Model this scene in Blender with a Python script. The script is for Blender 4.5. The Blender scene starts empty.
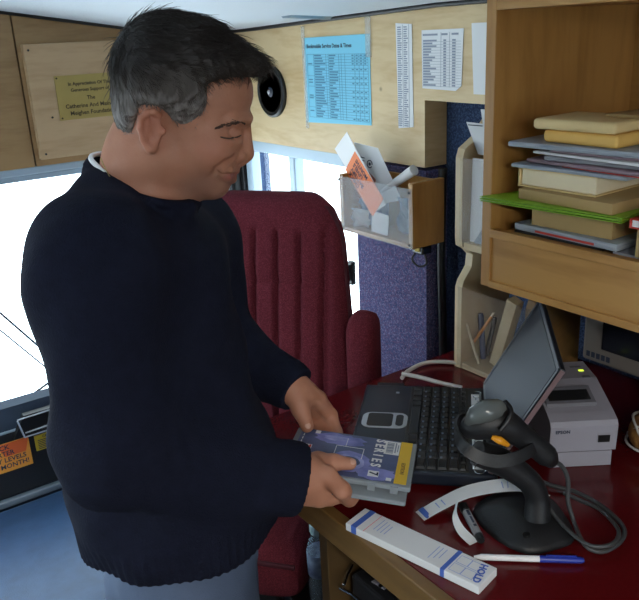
import bpy, bmesh, math, random
import numpy as np
from mathutils import Vector, Matrix, Euler
random.seed(7)
S = bpy.context.scene
COL = S.collection
R = math.radians
PI = math.pi

# ---------------------------------------------------------------- materials
def lin(c):
    return tuple((v/12.92 if v <= .04045 else ((v+.055)/1.055)**2.4) for v in [x/255 for x in c])

def mat(name, rgb, rough=.5, metal=0, spec=.5, var=0, vscale=8, stretch=(1, 1, 1), rgb2=None, bump=0, bscale=80, coat=0, sheen=0, emit=None, estr=0, trans=0, alpha=1):
    m = bpy.data.materials.new(name); m.use_nodes = True
    nt = m.node_tree; b = nt.nodes['Principled BSDF']
    c = lin(rgb) + (1,)
    b.inputs['Base Color'].default_value = c
    b.inputs['Roughness'].default_value = rough
    b.inputs['Metallic'].default_value = metal
    b.inputs['Specular IOR Level'].default_value = spec
    b.inputs['Coat Weight'].default_value = coat
    b.inputs['Sheen Weight'].default_value = sheen
    b.inputs['Transmission Weight'].default_value = trans
    b.inputs['Alpha'].default_value = alpha
    if emit:
        b.inputs['Emission Color'].default_value = lin(emit) + (1,)
        b.inputs['Emission Strength'].default_value = estr
    tc = nt.nodes.new('ShaderNodeTexCoord')
    if var or rgb2:
        mp = nt.nodes.new('ShaderNodeMapping'); mp.inputs['Scale'].default_value = stretch
        nz = nt.nodes.new('ShaderNodeTexNoise'); nz.inputs['Scale'].default_value = vscale; nz.inputs['Detail'].default_value = 5
        cr = nt.nodes.new('ShaderNodeValToRGB')
        cr.color_ramp.elements[0].position = .3; cr.color_ramp.elements[1].position = .7
        if rgb2:
            cr.color_ramp.elements[0].color = lin(rgb2) + (1,)
        else:
            cr.color_ramp.elements[0].color = tuple(x*(1-var) for x in c[:3]) + (1,)
        cr.color_ramp.elements[1].color = c
        nt.links.new(tc.outputs['Object'], mp.inputs['Vector']); nt.links.new(mp.outputs['Vector'], nz.inputs['Vector'])
        nt.links.new(nz.outputs['Fac'], cr.inputs['Fac']); nt.links.new(cr.outputs['Color'], b.inputs['Base Color'])
    if bump:
        n2 = nt.nodes.new('ShaderNodeTexNoise'); n2.inputs['Scale'].default_value = bscale; n2.inputs['Detail'].default_value = 3
        bp = nt.nodes.new('ShaderNodeBump'); bp.inputs['Strength'].default_value = bump; bp.inputs['Distance'].default_value = .002
        nt.links.new(tc.outputs['Object'], n2.inputs['Vector']); nt.links.new(n2.outputs['Fac'], bp.inputs['Height'])
        nt.links.new(bp.outputs['Normal'], b.inputs['Normal'])
    return m

def glass_mat(name, tint, gloss=.06, rough=.02):
    m = bpy.data.materials.new(name); m.use_nodes = True
    nt = m.node_tree; nt.nodes.clear()
    o = nt.nodes.new('ShaderNodeOutputMaterial'); t = nt.nodes.new('ShaderNodeBsdfTransparent')
    g = nt.nodes.new('ShaderNodeBsdfGlossy'); g.inputs['Roughness'].default_value = rough
    t.inputs['Color'].default_value = tint + (1,)
    x = nt.nodes.new('ShaderNodeMixShader'); x.inputs['Fac'].default_value = gloss
    nt.links.new(t.outputs[0], x.inputs[1]); nt.links.new(g.outputs[0], x.inputs[2]); nt.links.new(x.outputs[0], o.inputs['Surface'])
    return m

def film_mat(name, rgb, amount, rough=.15):
    """clear plastic: part see-through, part pale surface"""
    m = bpy.data.materials.new(name); m.use_nodes = True
    nt = m.node_tree; b = nt.nodes['Principled BSDF']; o = nt.nodes['Material Output']
    b.inputs['Base Color'].default_value = lin(rgb) + (1,); b.inputs['Roughness'].default_value = rough
    t = nt.nodes.new('ShaderNodeBsdfTransparent'); x = nt.nodes.new('ShaderNodeMixShader')
    x.inputs['Fac'].default_value = amount
    nt.links.new(t.outputs[0], x.inputs[1]); nt.links.new(b.outputs[0], x.inputs[2]); nt.links.new(x.outputs[0], o.inputs['Surface'])
    return m

def wood_mat(name, light, dark, rough=.45, scale=(1, 1, 14), knots=True):
    m = bpy.data.materials.new(name); m.use_nodes = True
    nt = m.node_tree; b = nt.nodes['Principled BSDF']; b.inputs['Roughness'].default_value = rough
    L = nt.links.new
    tc = nt.nodes.new('ShaderNodeTexCoord'); mp = nt.nodes.new('ShaderNodeMapping'); mp.inputs['Scale'].default_value = scale
    L(tc.outputs['Object'], mp.inputs['Vector'])
    n1 = nt.nodes.new('ShaderNodeTexNoise'); n1.inputs['Scale'].default_value = 3.2; n1.inputs['Detail'].default_value = 6; n1.inputs['Distortion'].default_value = .8
    n2 = nt.nodes.new('ShaderNodeTexNoise'); n2.inputs['Scale'].default_value = 18; n2.inputs['Detail'].default_value = 4
    L(mp.outputs['Vector'], n1.inputs['Vector']); L(mp.outputs['Vector'], n2.inputs['Vector'])
    mx = nt.nodes.new('ShaderNodeMath'); mx.operation = 'MULTIPLY_ADD'; mx.inputs[1].default_value = .7
    s2 = nt.nodes.new('ShaderNodeMath'); s2.operation = 'MULTIPLY'; s2.inputs[1].default_value = .3
    L(n2.outputs['Fac'], s2.inputs[0]); L(n1.outputs['Fac'], mx.inputs[0]); L(s2.outputs[0], mx.inputs[2])
    cr = nt.nodes.new('ShaderNodeValToRGB'); e = cr.color_ramp.elements
    e[0].position = .32; e[0].color = lin(dark) + (1,); e[1].position = .55; e[1].color = lin(light) + (1,)
    L(mx.outputs[0], cr.inputs['Fac'])
    if knots:
        v = nt.nodes.new('ShaderNodeTexVoronoi'); v.inputs['Scale'].default_value = 5
        L(tc.outputs['Object'], v.inputs['Vector'])
        k = nt.nodes.new('ShaderNodeMapRange'); k.inputs['From Min'].default_value = .0; k.inputs['From Max'].default_value = .035
        L(v.outputs['Distance'], k.inputs['Value'])
        cm = nt.nodes.new('ShaderNodeMix'); cm.data_type = 'RGBA'
        L(k.outputs['Result'], cm.inputs[0]); cm.inputs[6].default_value = tuple(x*.45 for x in lin(dark)) + (1,)
        L(cr.outputs['Color'], cm.inputs[7]); L(cm.outputs[2], b.inputs['Base Color'])
    else:
        L(cr.outputs['Color'], b.inputs['Base Color'])
    return m

def speck_mat(name, cols, scale=420, rough=.95, bump=.5):
    m = bpy.data.materials.new(name); m.use_nodes = True
    nt = m.node_tree; b = nt.nodes['Principled BSDF']; b.inputs['Roughness'].default_value = rough; b.inputs['Specular IOR Level'].default_value = .15
    L = nt.links.new
    tc = nt.nodes.new('ShaderNodeTexCoord'); v = nt.nodes.new('ShaderNodeTexVoronoi'); v.inputs['Scale'].default_value = scale
    L(tc.outputs['Object'], v.inputs['Vector'])
    sp = nt.nodes.new('ShaderNodeSeparateColor'); L(v.outputs['Color'], sp.inputs[0])
    cr = nt.nodes.new('ShaderNodeValToRGB'); cr.color_ramp.interpolation = 'CONSTANT'
    e = cr.color_ramp.elements; n = len(cols)
    e[0].color = lin(cols[0]) + (1,); e[1].position = 1/n; e[1].color = lin(cols[1]) + (1,)
    for i in range(2, n):
        x = e.new(i/n); x.color = lin(cols[i]) + (1,)
    L(sp.outputs[0], cr.inputs['Fac']); L(cr.outputs['Color'], b.inputs['Base Color'])
    bp = nt.nodes.new('ShaderNodeBump'); bp.inputs['Strength'].default_value = bump; bp.inputs['Distance'].default_value = .002
    L(v.outputs['Distance'], bp.inputs['Height']); L(bp.outputs['Normal'], b.inputs['Normal'])
    return m

M = {}
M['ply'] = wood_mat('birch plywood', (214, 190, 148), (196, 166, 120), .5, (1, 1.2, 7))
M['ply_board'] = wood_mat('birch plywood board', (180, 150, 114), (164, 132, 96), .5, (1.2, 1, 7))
M['ply_backlit'] = wood_mat('backlit plywood header', (156, 124, 84), (134, 102, 64), .5, (1.2, 1, 7))  # birch plywood with the backlit front wall's shade in its colour
M['maple'] = wood_mat('varnished maple', (180, 132, 72), (156, 110, 54), .4, (5, 5, .8), False)
M['maple_h'] = wood_mat('varnished maple board', (184, 138, 76), (160, 114, 58), .4, (5, .8, 6), True)
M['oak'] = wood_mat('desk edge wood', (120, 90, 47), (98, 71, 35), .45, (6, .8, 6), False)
M['oak_shaded'] = wood_mat('shaded desk wood', (82, 62, 34), (66, 49, 26), .5, (6, 5, 1), False)  # same desk wood, darkened: under-desk shade is put into its colour
M['pale_wood'] = wood_mat('pale birch board', (206, 186, 150), (188, 164, 124), .5, (3, 3, 1), False)
M['ceil'] = mat('white vinyl headliner', (214, 222, 230), .6, bump=.5, bscale=160)
M['black_trim'] = mat('black rubber', (18, 18, 20), .5)
M['carpet_wall'] = speck_mat('blue wall carpet', [(58, 74, 106), (46, 60, 88), (72, 90, 122), (52, 66, 96)], 380)
M['carpet_post'] = speck_mat('blue violet speckled carpet', [(92, 94, 134), (70, 74, 112), (122, 118, 156), (82, 88, 130), (104, 88, 124)], 330)
M['floor'] = mat('dark floor vinyl', (42, 42, 46), .6, var=.3)
M['wallpaint'] = mat('grey wall panel', (150, 152, 152), .6)
M['alu'] = mat('brushed aluminium', (150, 166, 178), .35, .6)
M['alu_grey'] = mat('grey painted frame', (156, 174, 188), .45, .2)
M['glass'] = glass_mat('window glass', (.96, .98, .98), .05)
M['red_lam'] = mat('red laminate', (92, 14, 18), .2, var=.15, vscale=200, spec=.5)
M['maroon'] = speck_mat('maroon woven cloth', [(100, 38, 48), (87, 30, 40), (114, 48, 58), (94, 36, 46)], 700, .95, .35)
M['maroon_dark'] = mat('maroon piping', (70, 18, 32), .8)
M['dash'] = mat('blue grey vinyl', (52, 66, 84), .5, bump=.3, bscale=220)
M['dash_dark'] = mat('black dash plastic', (24, 27, 33), .5, bump=.2, bscale=200)
M['engine'] = mat('blue engine cover vinyl', (60, 90, 128), .42, var=.2, vscale=30, bump=.3, bscale=300)
M['paper'] = mat('white paper', (226, 228, 230), .7)
M['paper_warm'] = mat('cream paper', (236, 224, 192), .75, var=.08, vscale=30)
M['cyan'] = mat('cyan paper', (128, 206, 232), .7)
M['cyan_dk'] = mat('cyan header ink', (104, 190, 222), .7)
M['ink'] = mat('dark ink', (46, 56, 76), .8)
M['ink_lt'] = mat('grey ink', (146, 154, 168), .8)
M['ink_cy'] = mat('blue table ink', (82, 134, 164), .8)
M['tape'] = film_mat('clear tape', (220, 222, 218), .28, .2)
M['acrylic'] = film_mat('clear acrylic', (205, 216, 226), .16, .08)
M['acrylic_dk'] = film_mat('clear acrylic pocket', (170, 160, 150), .12, .1)
M['brass'] = mat('brass plate', (168, 148, 88), .4, .45, var=.1, vscale=20)
M['brass_ink'] = mat('engraving black', (60, 48, 24), .6)
M['black'] = mat('black plastic', (17, 18, 20), .42)
M['black_soft'] = mat('black satin plastic', (26, 28, 31), .5, bump=.15, bscale=400)
M['black_gloss'] = mat('black gloss', (12, 13, 16), .15)
M['laptop'] = mat('black laptop shell', (24, 31, 44), .36)
M['screen'] = mat('dark lcd', (17, 28, 44), .35, spec=.15)
M['silver'] = mat('silver plastic', (188, 194, 202), .4, .15)
M['chrome'] = mat('chrome', (200, 204, 208), .18, 1)
M['key'] = mat('black key cap', (18, 20, 24), .5)
M['printer'] = mat('grey beige plastic', (156, 154, 164), .55, bump=.1, bscale=300)
M['printer_dk'] = mat('grey plastic recess', (112, 112, 120), .55)
M['monitor'] = mat('grey monitor plastic', (118, 112, 106), .55)
M['monitor_scr'] = mat('dark monitor glass', (26, 30, 40), .2)
M['case'] = film_mat('clear grey plastic case', (150, 158, 164), .82, .25)
M['cover_dk'] = mat('cover art slate', (84, 98, 140), .35, rgb2=(58, 68, 104), vscale=26)
M['cover_blue'] = mat('cover art blue', (146, 150, 216), .35, rgb2=(92, 102, 172), vscale=38)
M['cover_pale'] = mat('cover art pale blue', (182, 186, 230), .35, rgb2=(120, 128, 196), vscale=60)
M['yellow'] = mat('yellow paper', (232, 190, 48), .5)
M['white'] = mat('white print', (236, 236, 236), .6)
M['red_dot'] = mat('red print', (200, 60, 40), .6)
M['bluepr'] = mat('blue print', (70, 104, 190), .6)
M['bluepr_lt'] = mat('pale blue print', (150, 170, 216), .6)
M['pen_blue'] = mat('blue pen cap', (34, 52, 150), .35)
M['grey_pl'] = mat('grey marker barrel', (150, 152, 156), .45)
M['orange'] = mat('orange sticker', (238, 158, 62), .6)
M['orange_dk'] = mat('deep orange sticker', (226, 104, 50), .6)
M['yellow_st'] = mat('mustard sticker', (196, 170, 44), .6)
M['orange_card'] = mat('orange card', (244, 132, 72), .6)
M['cable_w'] = mat('white cable', (196, 192, 186), .5)
M['cable_g'] = mat('grey cable', (62, 64, 66), .5)
M['amber'] = mat('amber trigger', (224, 150, 30), .4)
M['straw'] = mat('tan straw', (168, 120, 60), .8, rgb2=(120, 80, 34), vscale=90, bump=.6, bscale=160)
M['yel_env'] = mat('yellow padded envelope', (236, 190, 104), .7, var=.1, vscale=20)
M['tan_env'] = mat('manila envelope', (232, 206, 150), .7, var=.1, vscale=18)
M['green'] = mat('lime green folder', (138, 186, 44), .45)
M['manila'] = mat('brown card box', (178, 150, 100), .8, var=.12, vscale=14)
M['mag1'] = mat('magazine grey', (150, 150, 156), .5, rgb2=(96, 100, 112), vscale=30, stretch=(1, 1, 40))
M['mag2'] = mat('magazine mauve', (160, 132, 138), .5, rgb2=(110, 96, 112), vscale=26, stretch=(1, 1, 60))
M['mag3'] = mat('magazine blue grey', (172, 180, 186), .5, rgb2=(120, 132, 150), vscale=28, stretch=(1, 1, 60))
M['redbook'] = mat('red book cover', (186, 52, 40), .5)
M['bottle'] = film_mat('clear bottle plastic', (190, 214, 230), .3, .08)
M['bottle_cap'] = mat('pale blue bottle cap', (190, 220, 230), .35)
M['pencil'] = mat('orange pencil', (206, 132, 52), .5)
M['pale_pencil'] = mat('pale pencil wood', (196, 180, 150), .5)
M['bluepen'] = mat('blue pen barrel', (40, 60, 110), .4)
M['greypen'] = mat('grey blue pen barrel', (96, 112, 132), .4)
M['lamp'] = mat('lamp diffuser', (240, 244, 250), .5, emit=(236, 242, 255), estr=3.0)
M['led'] = mat('green led', (180, 220, 60), .4, emit=(200, 230, 60), estr=1.2)

# ---------------------------------------------------------------- helpers
WM = {}
def link(o):
    COL.objects.link(o); return o

def tag(o, label=None, cat=None, group=None, kind=None):
    if label: o['label'] = label
    if cat: o['category'] = cat
    if group: o['group'] = group
    if kind: o['kind'] = kind
    return o

def thing(name, label, cat, loc=(0, 0, 0), rz=0, group=None):
    o = link(bpy.data.objects.new(name, None)); o.empty_display_size = .05
    o.location = loc; o.rotation_euler = (0, 0, rz)
    WM[o.name] = Matrix.Translation(Vector(loc)) @ Matrix.Rotation(rz, 4, 'Z')
    return tag(o, label, cat, group)

def obj(name, bm, m, parent=None, smooth=None, kind=None, label=None):
    """link a bmesh built in world space as one mesh object"""
    me = bpy.data.meshes.new(name)
    if parent is None:
        lo = [min(v.co[i] for v in bm.verts) for i in range(3)]; hi = [max(v.co[i] for v in bm.verts) for i in range(3)]
        base = Matrix.Translation(((lo[0]+hi[0])/2, (lo[1]+hi[1])/2, lo[2]))
    else:
        base = WM[parent.name]
    bm.transform(base.inverted())
    bm.normal_update()
    bm.to_mesh(me); bm.free()
    for x in (m if isinstance(m, (list, tuple)) else [m]):
        me.materials.append(M[x] if isinstance(x, str) else x)
    o = link(bpy.data.objects.new(name, me))
    if parent is None:
        o.matrix_world = base
    else:
        o.parent = parent
    WM[o.name] = base
    if smooth is not None:
        for p in me.polygons: p.use_smooth = True
        if smooth < 180:
            me.set_sharp_from_angle(angle=R(smooth))
    if kind: o['kind'] = kind
    if label: o['label'] = label
    return o

def struct(name, bm, m, parent=None, smooth=None):
    return obj(name, bm, m, parent, smooth, kind='structure')

def BM(): return bmesh.new()

def box(bm, lo, hi, mtx=None, bev=0, seg=2, mi=0):
    lo, hi = Vector(lo), Vector(hi)
    r = bmesh.ops.create_cube(bm, size=1)
    vs = r['verts']; c = (lo+hi)/2; d = hi-lo
    for v in vs: v.co = Vector((v.co.x*d.x, v.co.y*d.y, v.co.z*d.z)) + c
    fs = list({f for v in vs for f in v.link_faces})
    if bev:
        es = list({e for v in vs for e in v.link_edges})
        r = bmesh.ops.bevel(bm, geom=es, offset=bev, segments=seg, affect='EDGES', profile=.5)
        vs = list({v for f in r['faces'] for v in f.verts} | {v for v in vs if v.is_valid})
        fs = list({f for v in vs for f in v.link_faces})
    if mi:
        for f in fs: f.material_index = mi
    if mtx is not None:
        for v in vs: v.co = mtx @ v.co
    return bm

def frame3(o, x, y=None, z=None):
    """matrix with origin o, x axis along x, z as given (or y)"""
    x = Vector(x).normalized()
    if z is not None:
        z = Vector(z); z = (z - x*z.dot(x)).normalized(); y = z.cross(x)
    else:
        y = Vector(y); y = (y - x*y.dot(x)).normalized(); z = x.cross(y)
    m = Matrix.Identity(4)
    for i in range(3):
        m[i][0], m[i][1], m[i][2], m[i][3] = x[i], y[i], z[i], o[i]
    return m

def loft(bm, rings, close=True, caps=True):
    vs = [[bm.verts.new(p) for p in r] for r in rings]
    n = len(vs[0])
    for a, b in zip(vs, vs[1:]):
        for i in range(n if close else n-1):
            j = (i+1) % n
            bm.faces.new((a[i], a[j], b[j], b[i]))
    if caps:
        bm.faces.new(list(reversed(vs[0]))); bm.faces.new(vs[-1])
    return vs

def smooth_path(pts, n=6):
    pts = [Vector(p) for p in pts]
    if len(pts) < 3: return pts
    out = []
    P = [pts[0]*2-pts[1]] + pts + [pts[-1]*2-pts[-2]]
    for i in range(1, len(P)-2):
        for k in range(n):
            t = k/n
            a, b, c, d = P[i-1], P[i], P[i+1], P[i+2]
            out.append(.5*((2*b) + (c-a)*t + (2*a-5*b+4*c-d)*t*t + (3*b-a-3*c+d)*t**3))
    out.append(pts[-1]); return out

def tube(bm, pts, r, n=10, sm=0, flat=1, up=(0, 0, 1)):
    """round tube through points; r may be a list"""
    rr = r if isinstance(r, (list, tuple)) else [r]*len(pts)
    if sm:
        q = smooth_path([Vector((*p, 0))if False else Vector(p) for p in pts], sm)
        m = len(q); rr2 = []
        for i in range(m):
            t = i/(m-1)*(len(rr)-1); k = min(int(t), len(rr)-2); f = t-k
            rr2.append(rr[k]*(1-f)+rr[k+1]*f)
        pts, rr = q, rr2
    pts = [Vector(p) for p in pts]
    rings = []; prev = None
    for i, p in enumerate(pts):
        t = (pts[min(i+1, len(pts)-1)] - pts[max(i-1, 0)]).normalized()
        if prev is None:
            u = Vector(up); u = u - t*u.dot(t)
            if u.length < .05: u = Vector((1, 0, 0)); u = u - t*u.dot(t)
        else:
            u = prev - t*prev.dot(t)
        u.normalize(); prev = u; w = t.cross(u)
        rings.append([p + (u*math.cos(a)*flat + w*math.sin(a))*rr[i] for a in [2*PI*k/n for k in range(n)]])
    loft(bm, rings); return bm

def cyl(bm, a, b, r, n=24, r2=None):
    return tube(bm, [a, b], [r, r if r2 is None else r2], n)

def lathe(bm, prof, mtx, n=28):
    rings = [[mtx @ Vector((max(r, 1e-5)*math.cos(2*PI*k/n), max(r, 1e-5)*math.sin(2*PI*k/n), z)) for k in range(n)] for r, z in prof]
    loft(bm, rings); return bm

def prism(bm, poly, mtx, h, mi=0):
    """polygon in the xy plane of mtx extruded by h along its z"""
    a = [bm.verts.new(mtx @ Vector((x, y, 0))) for x, y in poly]
    b = [bm.verts.new(mtx @ Vector((x, y, h))) for x, y in poly]
    n = len(a); fs = []
    for i in range(n):
        j = (i+1) % n; fs.append(bm.faces.new((a[i], a[j], b[j], b[i])))
    fs.append(bm.faces.new(list(reversed(a)))); fs.append(bm.faces.new(b))
    for f in fs: f.material_index = mi
    bmesh.ops.recalc_face_normals(bm, faces=fs)
    return bm

def rrect(w, h, r, n=5):
    out = []
    for cx, cy, a0 in ((w/2-r, h/2-r, 0), (-w/2+r, h/2-r, 90), (-w/2+r, -h/2+r, 180), (w/2-r, -h/2+r, 270)):
        for k in range(n+1):
            a = R(a0+90*k/n); out.append((cx+r*math.cos(a), cy+r*math.sin(a)))
    return out

def text_bm(bm, s, mtx, size, align='CENTER', ext=.0002, bold=0):
    cu = bpy.data.curves.new('t', 'FONT'); cu.body = s; cu.size = size; cu.align_x = align; cu.align_y = 'CENTER'
    cu.extrude = ext; cu.offset = bold; cu.resolution_u = 2
    o = bpy.data.objects.new('t', cu); COL.objects.link(o)
    dg = bpy.context.evaluated_depsgraph_get()
    me = bpy.data.meshes.new_from_object(o.evaluated_get(dg))
    me.transform(mtx); bm.from_mesh(me)
    bpy.data.objects.remove(o); bpy.data.curves.remove(cu); bpy.data.meshes.remove(me)
    return bm

def lines_bm(bm, mtx, rects, t=.0003):
    for x0, y0, x1, y1 in rects:
        box(bm, (x0, y0, 0), (x1, y1, t), mtx)
    return bm
# ================================================================ SETTING
def ceil_z(x, y):
    xs = [0, .3, .55, .895, 1.2, 1.31]; zs = [1.77, 1.745, 1.713, 1.66, 1.642, 1.636]
    x = abs(x)
    for i in range(5):
        if x <= xs[i+1]:
            t = (x-xs[i])/(xs[i+1]-xs[i]); z = zs[i]+(zs[i+1]-zs[i])*t; break
    else: z = zs[-1]
    return z + .027*max(0, min(1, (2.1-y)/.85))

bm = BM(); rings = []
XS = [-1.31+2.62*i/48 for i in range(49)]
YS = [-3.0, -1.5, .5, 1.25, 1.4, 1.6, 1.8, 2.0, 2.1, 2.3]
rings = [[(x, y, ceil_z(x, y)) for x in XS] + [(x, y, ceil_z(x, y)+.03) for x in reversed(XS)] for y in YS]
loft(bm, rings)
struct('ceiling', bm, 'ceil', smooth=40)
bm = BM(); rings = []
for x in [1.07+.14*i/20 for i in range(21)]:
    z = ceil_z(x, 1.64)
    rings.append([(x, 1.615, z+.001), (x, 1.625, z-.005), (x, 1.655, z-.005), (x, 1.665, z+.001)])
loft(bm, rings); struct('trim_1', bm, 'alu', smooth=40)
bm = BM(); box(bm, (-1.31, -3, -.05), (1.31, 2.3, 0)); struct('floor', bm, 'floor')

# side wall behind the desk, with the driver's side window
bm = BM()
box(bm, (1.27, -3, 0), (1.31, 2.25, .8)); box(bm, (1.27, -3, 1.32), (1.31, 2.25, 1.72))
box(bm, (1.27, -3, .8), (1.31, 1.55, 1.32)); box(bm, (1.27, 2.16, .8), (1.31, 2.25, 1.32))
struct('wall_right', bm, 'carpet_wall')
bm = BM()
prism(bm, rrect(.265, 1.30, .006, 3), Matrix.Translation((1.2, 1.4225, .66)) @ Matrix(((0, 0, 1, 0), (1, 0, 0, 0), (0, 1, 0, 0), (0, 0, 0, 1))), .068)
struct('trim_2', bm, 'carpet_post')
# plywood header over the window, notched beyond the post
bm = BM()
poly = [(2.2, 1.318), (1.294, 1.317), (1.294, 1.468), (.1, 1.46), (.1, 1.668), (1.25, 1.668), (1.6, 1.660), (2.2, 1.640)]
prism(bm, poly, Matrix(((0, 0, 1, 1.2), (1, 0, 0, 0), (0, 1, 0, 0), (0, 0, 0, 1))), .068)
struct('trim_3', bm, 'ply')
bm = BM()
tube(bm, [(1.196, y, ceil_z(1.2, y)-.003) for y in (2.19, 2.0, 1.8, 1.6, 1.4, 1.25, .8, .1)], .006, 8)
struct('trim_4', bm, 'black_trim', smooth=60)
# front wall: header, windshield
bm = BM()
box(bm, (-1.31, 2.2, 0), (1.31, 2.25, .56)); box(bm, (-1.31, 2.2, 1.30), (1.31, 2.25, 1.85))
box(bm, (-1.31, 2.2, .56), (-1.2, 2.25, 1.3))
struct('wall_front', bm, 'wallpaint')
def header(x0, x1):
    bm = BM(); n = 14
    xs = [x0+(x1-x0)*i/n for i in range(n+1)]
    poly = [(x, 1.312) for x in xs] + [(x, ceil_z(x, 2.17)) for x in reversed(xs)]
    prism(bm, poly, Matrix(((1, 0, 0, 0), (0, 0, -1, 2.2), (0, 1, 0, 0), (0, 0, 0, 1))), .03)
    return bm
struct('trim_5', header(.568, 1.2), 'ply_backlit'); struct('trim_6', header(-1.25, .564), 'ply_backlit')
bm = BM()
tube(bm, [(x, 2.166, ceil_z(x, 2.17)-.003) for x in [-1.2+2.39*i/30 for i in range(31)]], .005, 8)
struct('trim_7', bm, 'black_trim', smooth=60)
# windshield
bm = BM()
box(bm, (-1.2, 2.17, 1.292), (1.16, 2.22, 1.312), bev=.004); box(bm, (-1.2, 2.185, 1.274), (1.16, 2.215, 1.290), bev=.003)
box(bm, (-1.2, 2.18, .56), (1.16, 2.22, .585), bev=.004)
w2 = struct('window_1', bm, 'alu_grey')
bm = BM(); box(bm, (-1.2, 2.206, .58), (1.16, 2.21, 1.29)); struct('glass', bm, 'glass', w2)
bm = BM()
for x0, x1, y0 in ((1.160, 1.170, 2.17), (1.178, 1.198, 2.165), (1.203, 1.27, 2.15)):
    box(bm, (x0, y0, .5), (x1, 2.25, 1.318), bev=.003)
struct('trim_8', bm, 'black_trim')
# side window
bm = BM()
box(bm, (1.21, 1.55, 1.282), (1.25, 2.15, 1.318), bev=.004); box(bm, (1.21, 1.55, .80), (1.25, 2.15, .83), bev=.004)
box(bm, (1.212, 1.862, .83), (1.248, 1.892, 1.284), bev=.004); box(bm, (1.212, 1.55, .83), (1.248, 1.575, 1.284), bev=.004)
box(bm, (1.212, 2.112, .83), (1.248, 2.145, 1.284), bev=.004)
prism(bm, [(1.575, 1.284), (1.575, 1.245), (1.583, 1.262), (1.595, 1.275), (1.615, 1.284)], Matrix(((0, 0, 1, 1.213), (1, 0, 0, 0), (0, 1, 0, 0), (0, 0, 0, 1))), .034)
w1 = struct('window_2', bm, 'alu_grey')
bm = BM(); box(bm, (1.229, 1.56, .82), (1.233, 2.13, 1.29)); struct('glass', bm, 'glass', w1)
bm = BM(); box(bm, (1.197, 1.582, .962), (1.212, 1.602, 1.03), bev=.004); box(bm, (1.185, 1.586, .975), (1.2, 1.598, 1.02), bev=.004)
struct('window_latch', bm, 'black', w1)
# the aisle side and rear of the vehicle (behind the camera)
bm = BM()
box(bm, (-1.31, -3, 0), (-1.27, 2.25, .75)); box(bm, (-1.31, -3, 1.45), (-1.27, 2.25, 1.72))
for y0, y1 in ((-3, .8), (2.1, 2.25)): box(bm, (-1.31, y0, .75), (-1.27, y1, 1.45))
struct('wall_left', bm, 'wallpaint')
bm = BM()
for y0, y1 in ((.8, 2.1),):
    box(bm, (-1.3, y0, .75), (-1.275, y1, .78)); box(bm, (-1.3, y0, 1.42), (-1.275, y1, 1.45))
    box(bm, (-1.3, y0, .78), (-1.275, y0+.03, 1.42)); box(bm, (-1.3, y1-.03, .78), (-1.275, y1, 1.42))
w3 = struct('window_3', bm, 'alu_grey')
bm = BM(); box(bm, (-1.29, .8, .76), (-1.286, 2.1, 1.44)); struct('glass', bm, 'glass', w3)
bm = BM(); box(bm, (-1.31, -3.05, 0), (1.31, -3, .85)); box(bm, (-1.31, -3.05, 1.55), (1.31, -3, 1.85)); box(bm, (-1.31, -3.05, .85), (-1.0, -3, 1.55)); box(bm, (1.0, -3.05, .85), (1.31, -3, 1.55))
struct('wall_rear', bm, 'wallpaint')
bm = BM(); box(bm, (-1.0, -3.04, .85), (1.0, -3.01, .88)); box(bm, (-1.0, -3.04, 1.52), (1.0, -3.01, 1.55)); box(bm, (-1.0, -3.04, .88), (-.97, -3.01, 1.52)); box(bm, (.97, -3.04, .88), (1.0, -3.01, 1.52)); box(bm, (-.02, -3.04, .88), (.02, -3.01, 1.52))
w4 = struct('fill_window_4', bm, 'alu_grey')  # unseen rear window, added to light the surfaces facing the camera
bm = BM(); box(bm, (-1.0, -3.028, .86), (1.0, -3.024, 1.54)); struct('glass', bm, 'glass', w4)

# wiper on the outside of the windshield
wp = thing('windshield_wiper', 'thin black wiper arm and blade outside the windshield at the left edge', 'wiper', (.35, 2.3, .74))
bm = BM(); tube(bm, [(0.328, 2.28, 0.982), (0.421, 2.28, 0.889), (0.527, 2.28, 0.733)], .0035, 8); obj('blade', bm, 'dash', wp, 60)
bm = BM(); tube(bm, [(0.317, 2.29, 0.915), (0.413, 2.29, 0.834), (0.534, 2.29, 0.663)], .0025, 8); obj('arm', bm, 'dash', wp, 60)
bm = BM(); tube(bm, [(0.357, 2.3, 0.59), (0.431, 2.3, 0.585), (0.53, 2.3, 0.623)], .004, 8, sm=4); obj('arm_base', bm, 'black', wp, 60)

# ================================================================ DASH
da = thing('dashboard', 'blue-grey vinyl dashboard with a black lower face below the windshield', 'dashboard', (.0, 2.1, .0))
bm = BM()
prism(bm, [(2.17, .0), (2.17, .58), (2.07, .70), (2.03, .724), (2.005, .712), (2.0, .66), (2.0, 0)], Matrix(((0, 0, 1, -1.15), (1, 0, 0, 0), (0, 1, 0, 0), (0, 0, 0, 1))), 2.15)
obj('dash_top', bm, 'dash', da, 50)
bm = BM(); box(bm, (-1.15, 1.985, .462), (1.0, 1.999, .648), bev=.003); obj('lower_panel', bm, 'dash_dark', da)
bm = BM(); tube(bm, [(-1.15, 1.985, .652), (1.0, 1.985, .652)], .004, 8); obj('trim_strip', bm, 'alu_grey', da, 60)
bm = BM()
prism(bm, [(0, 0), (.14, 0), (.14, .06), (.035, .06)], frame3(Vector((.335, 1.984, .634)), (1, 0, 0), z=(0, -1, 0)), .02)
obj('ashtray_housing', bm, 'black', da)
bm = BM()
for a, b in (((.362, .633), (.47, .633)), ((.362, .633), (.352, .685)), ((.352, .688), (.47, .690)), ((.366, .645), (.47, .648))):
    cyl(bm, (a[0], 1.962, a[1]), (b[0], 1.962, b[1]), .0022, 8)
obj('ashtray_edge', bm, 'silver', da)
bm = BM(); box(bm, (-1.15, 1.965, .442), (1.0, 1.984, .462), bev=.004); obj('lower_ledge', bm, 'alu', da)

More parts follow.
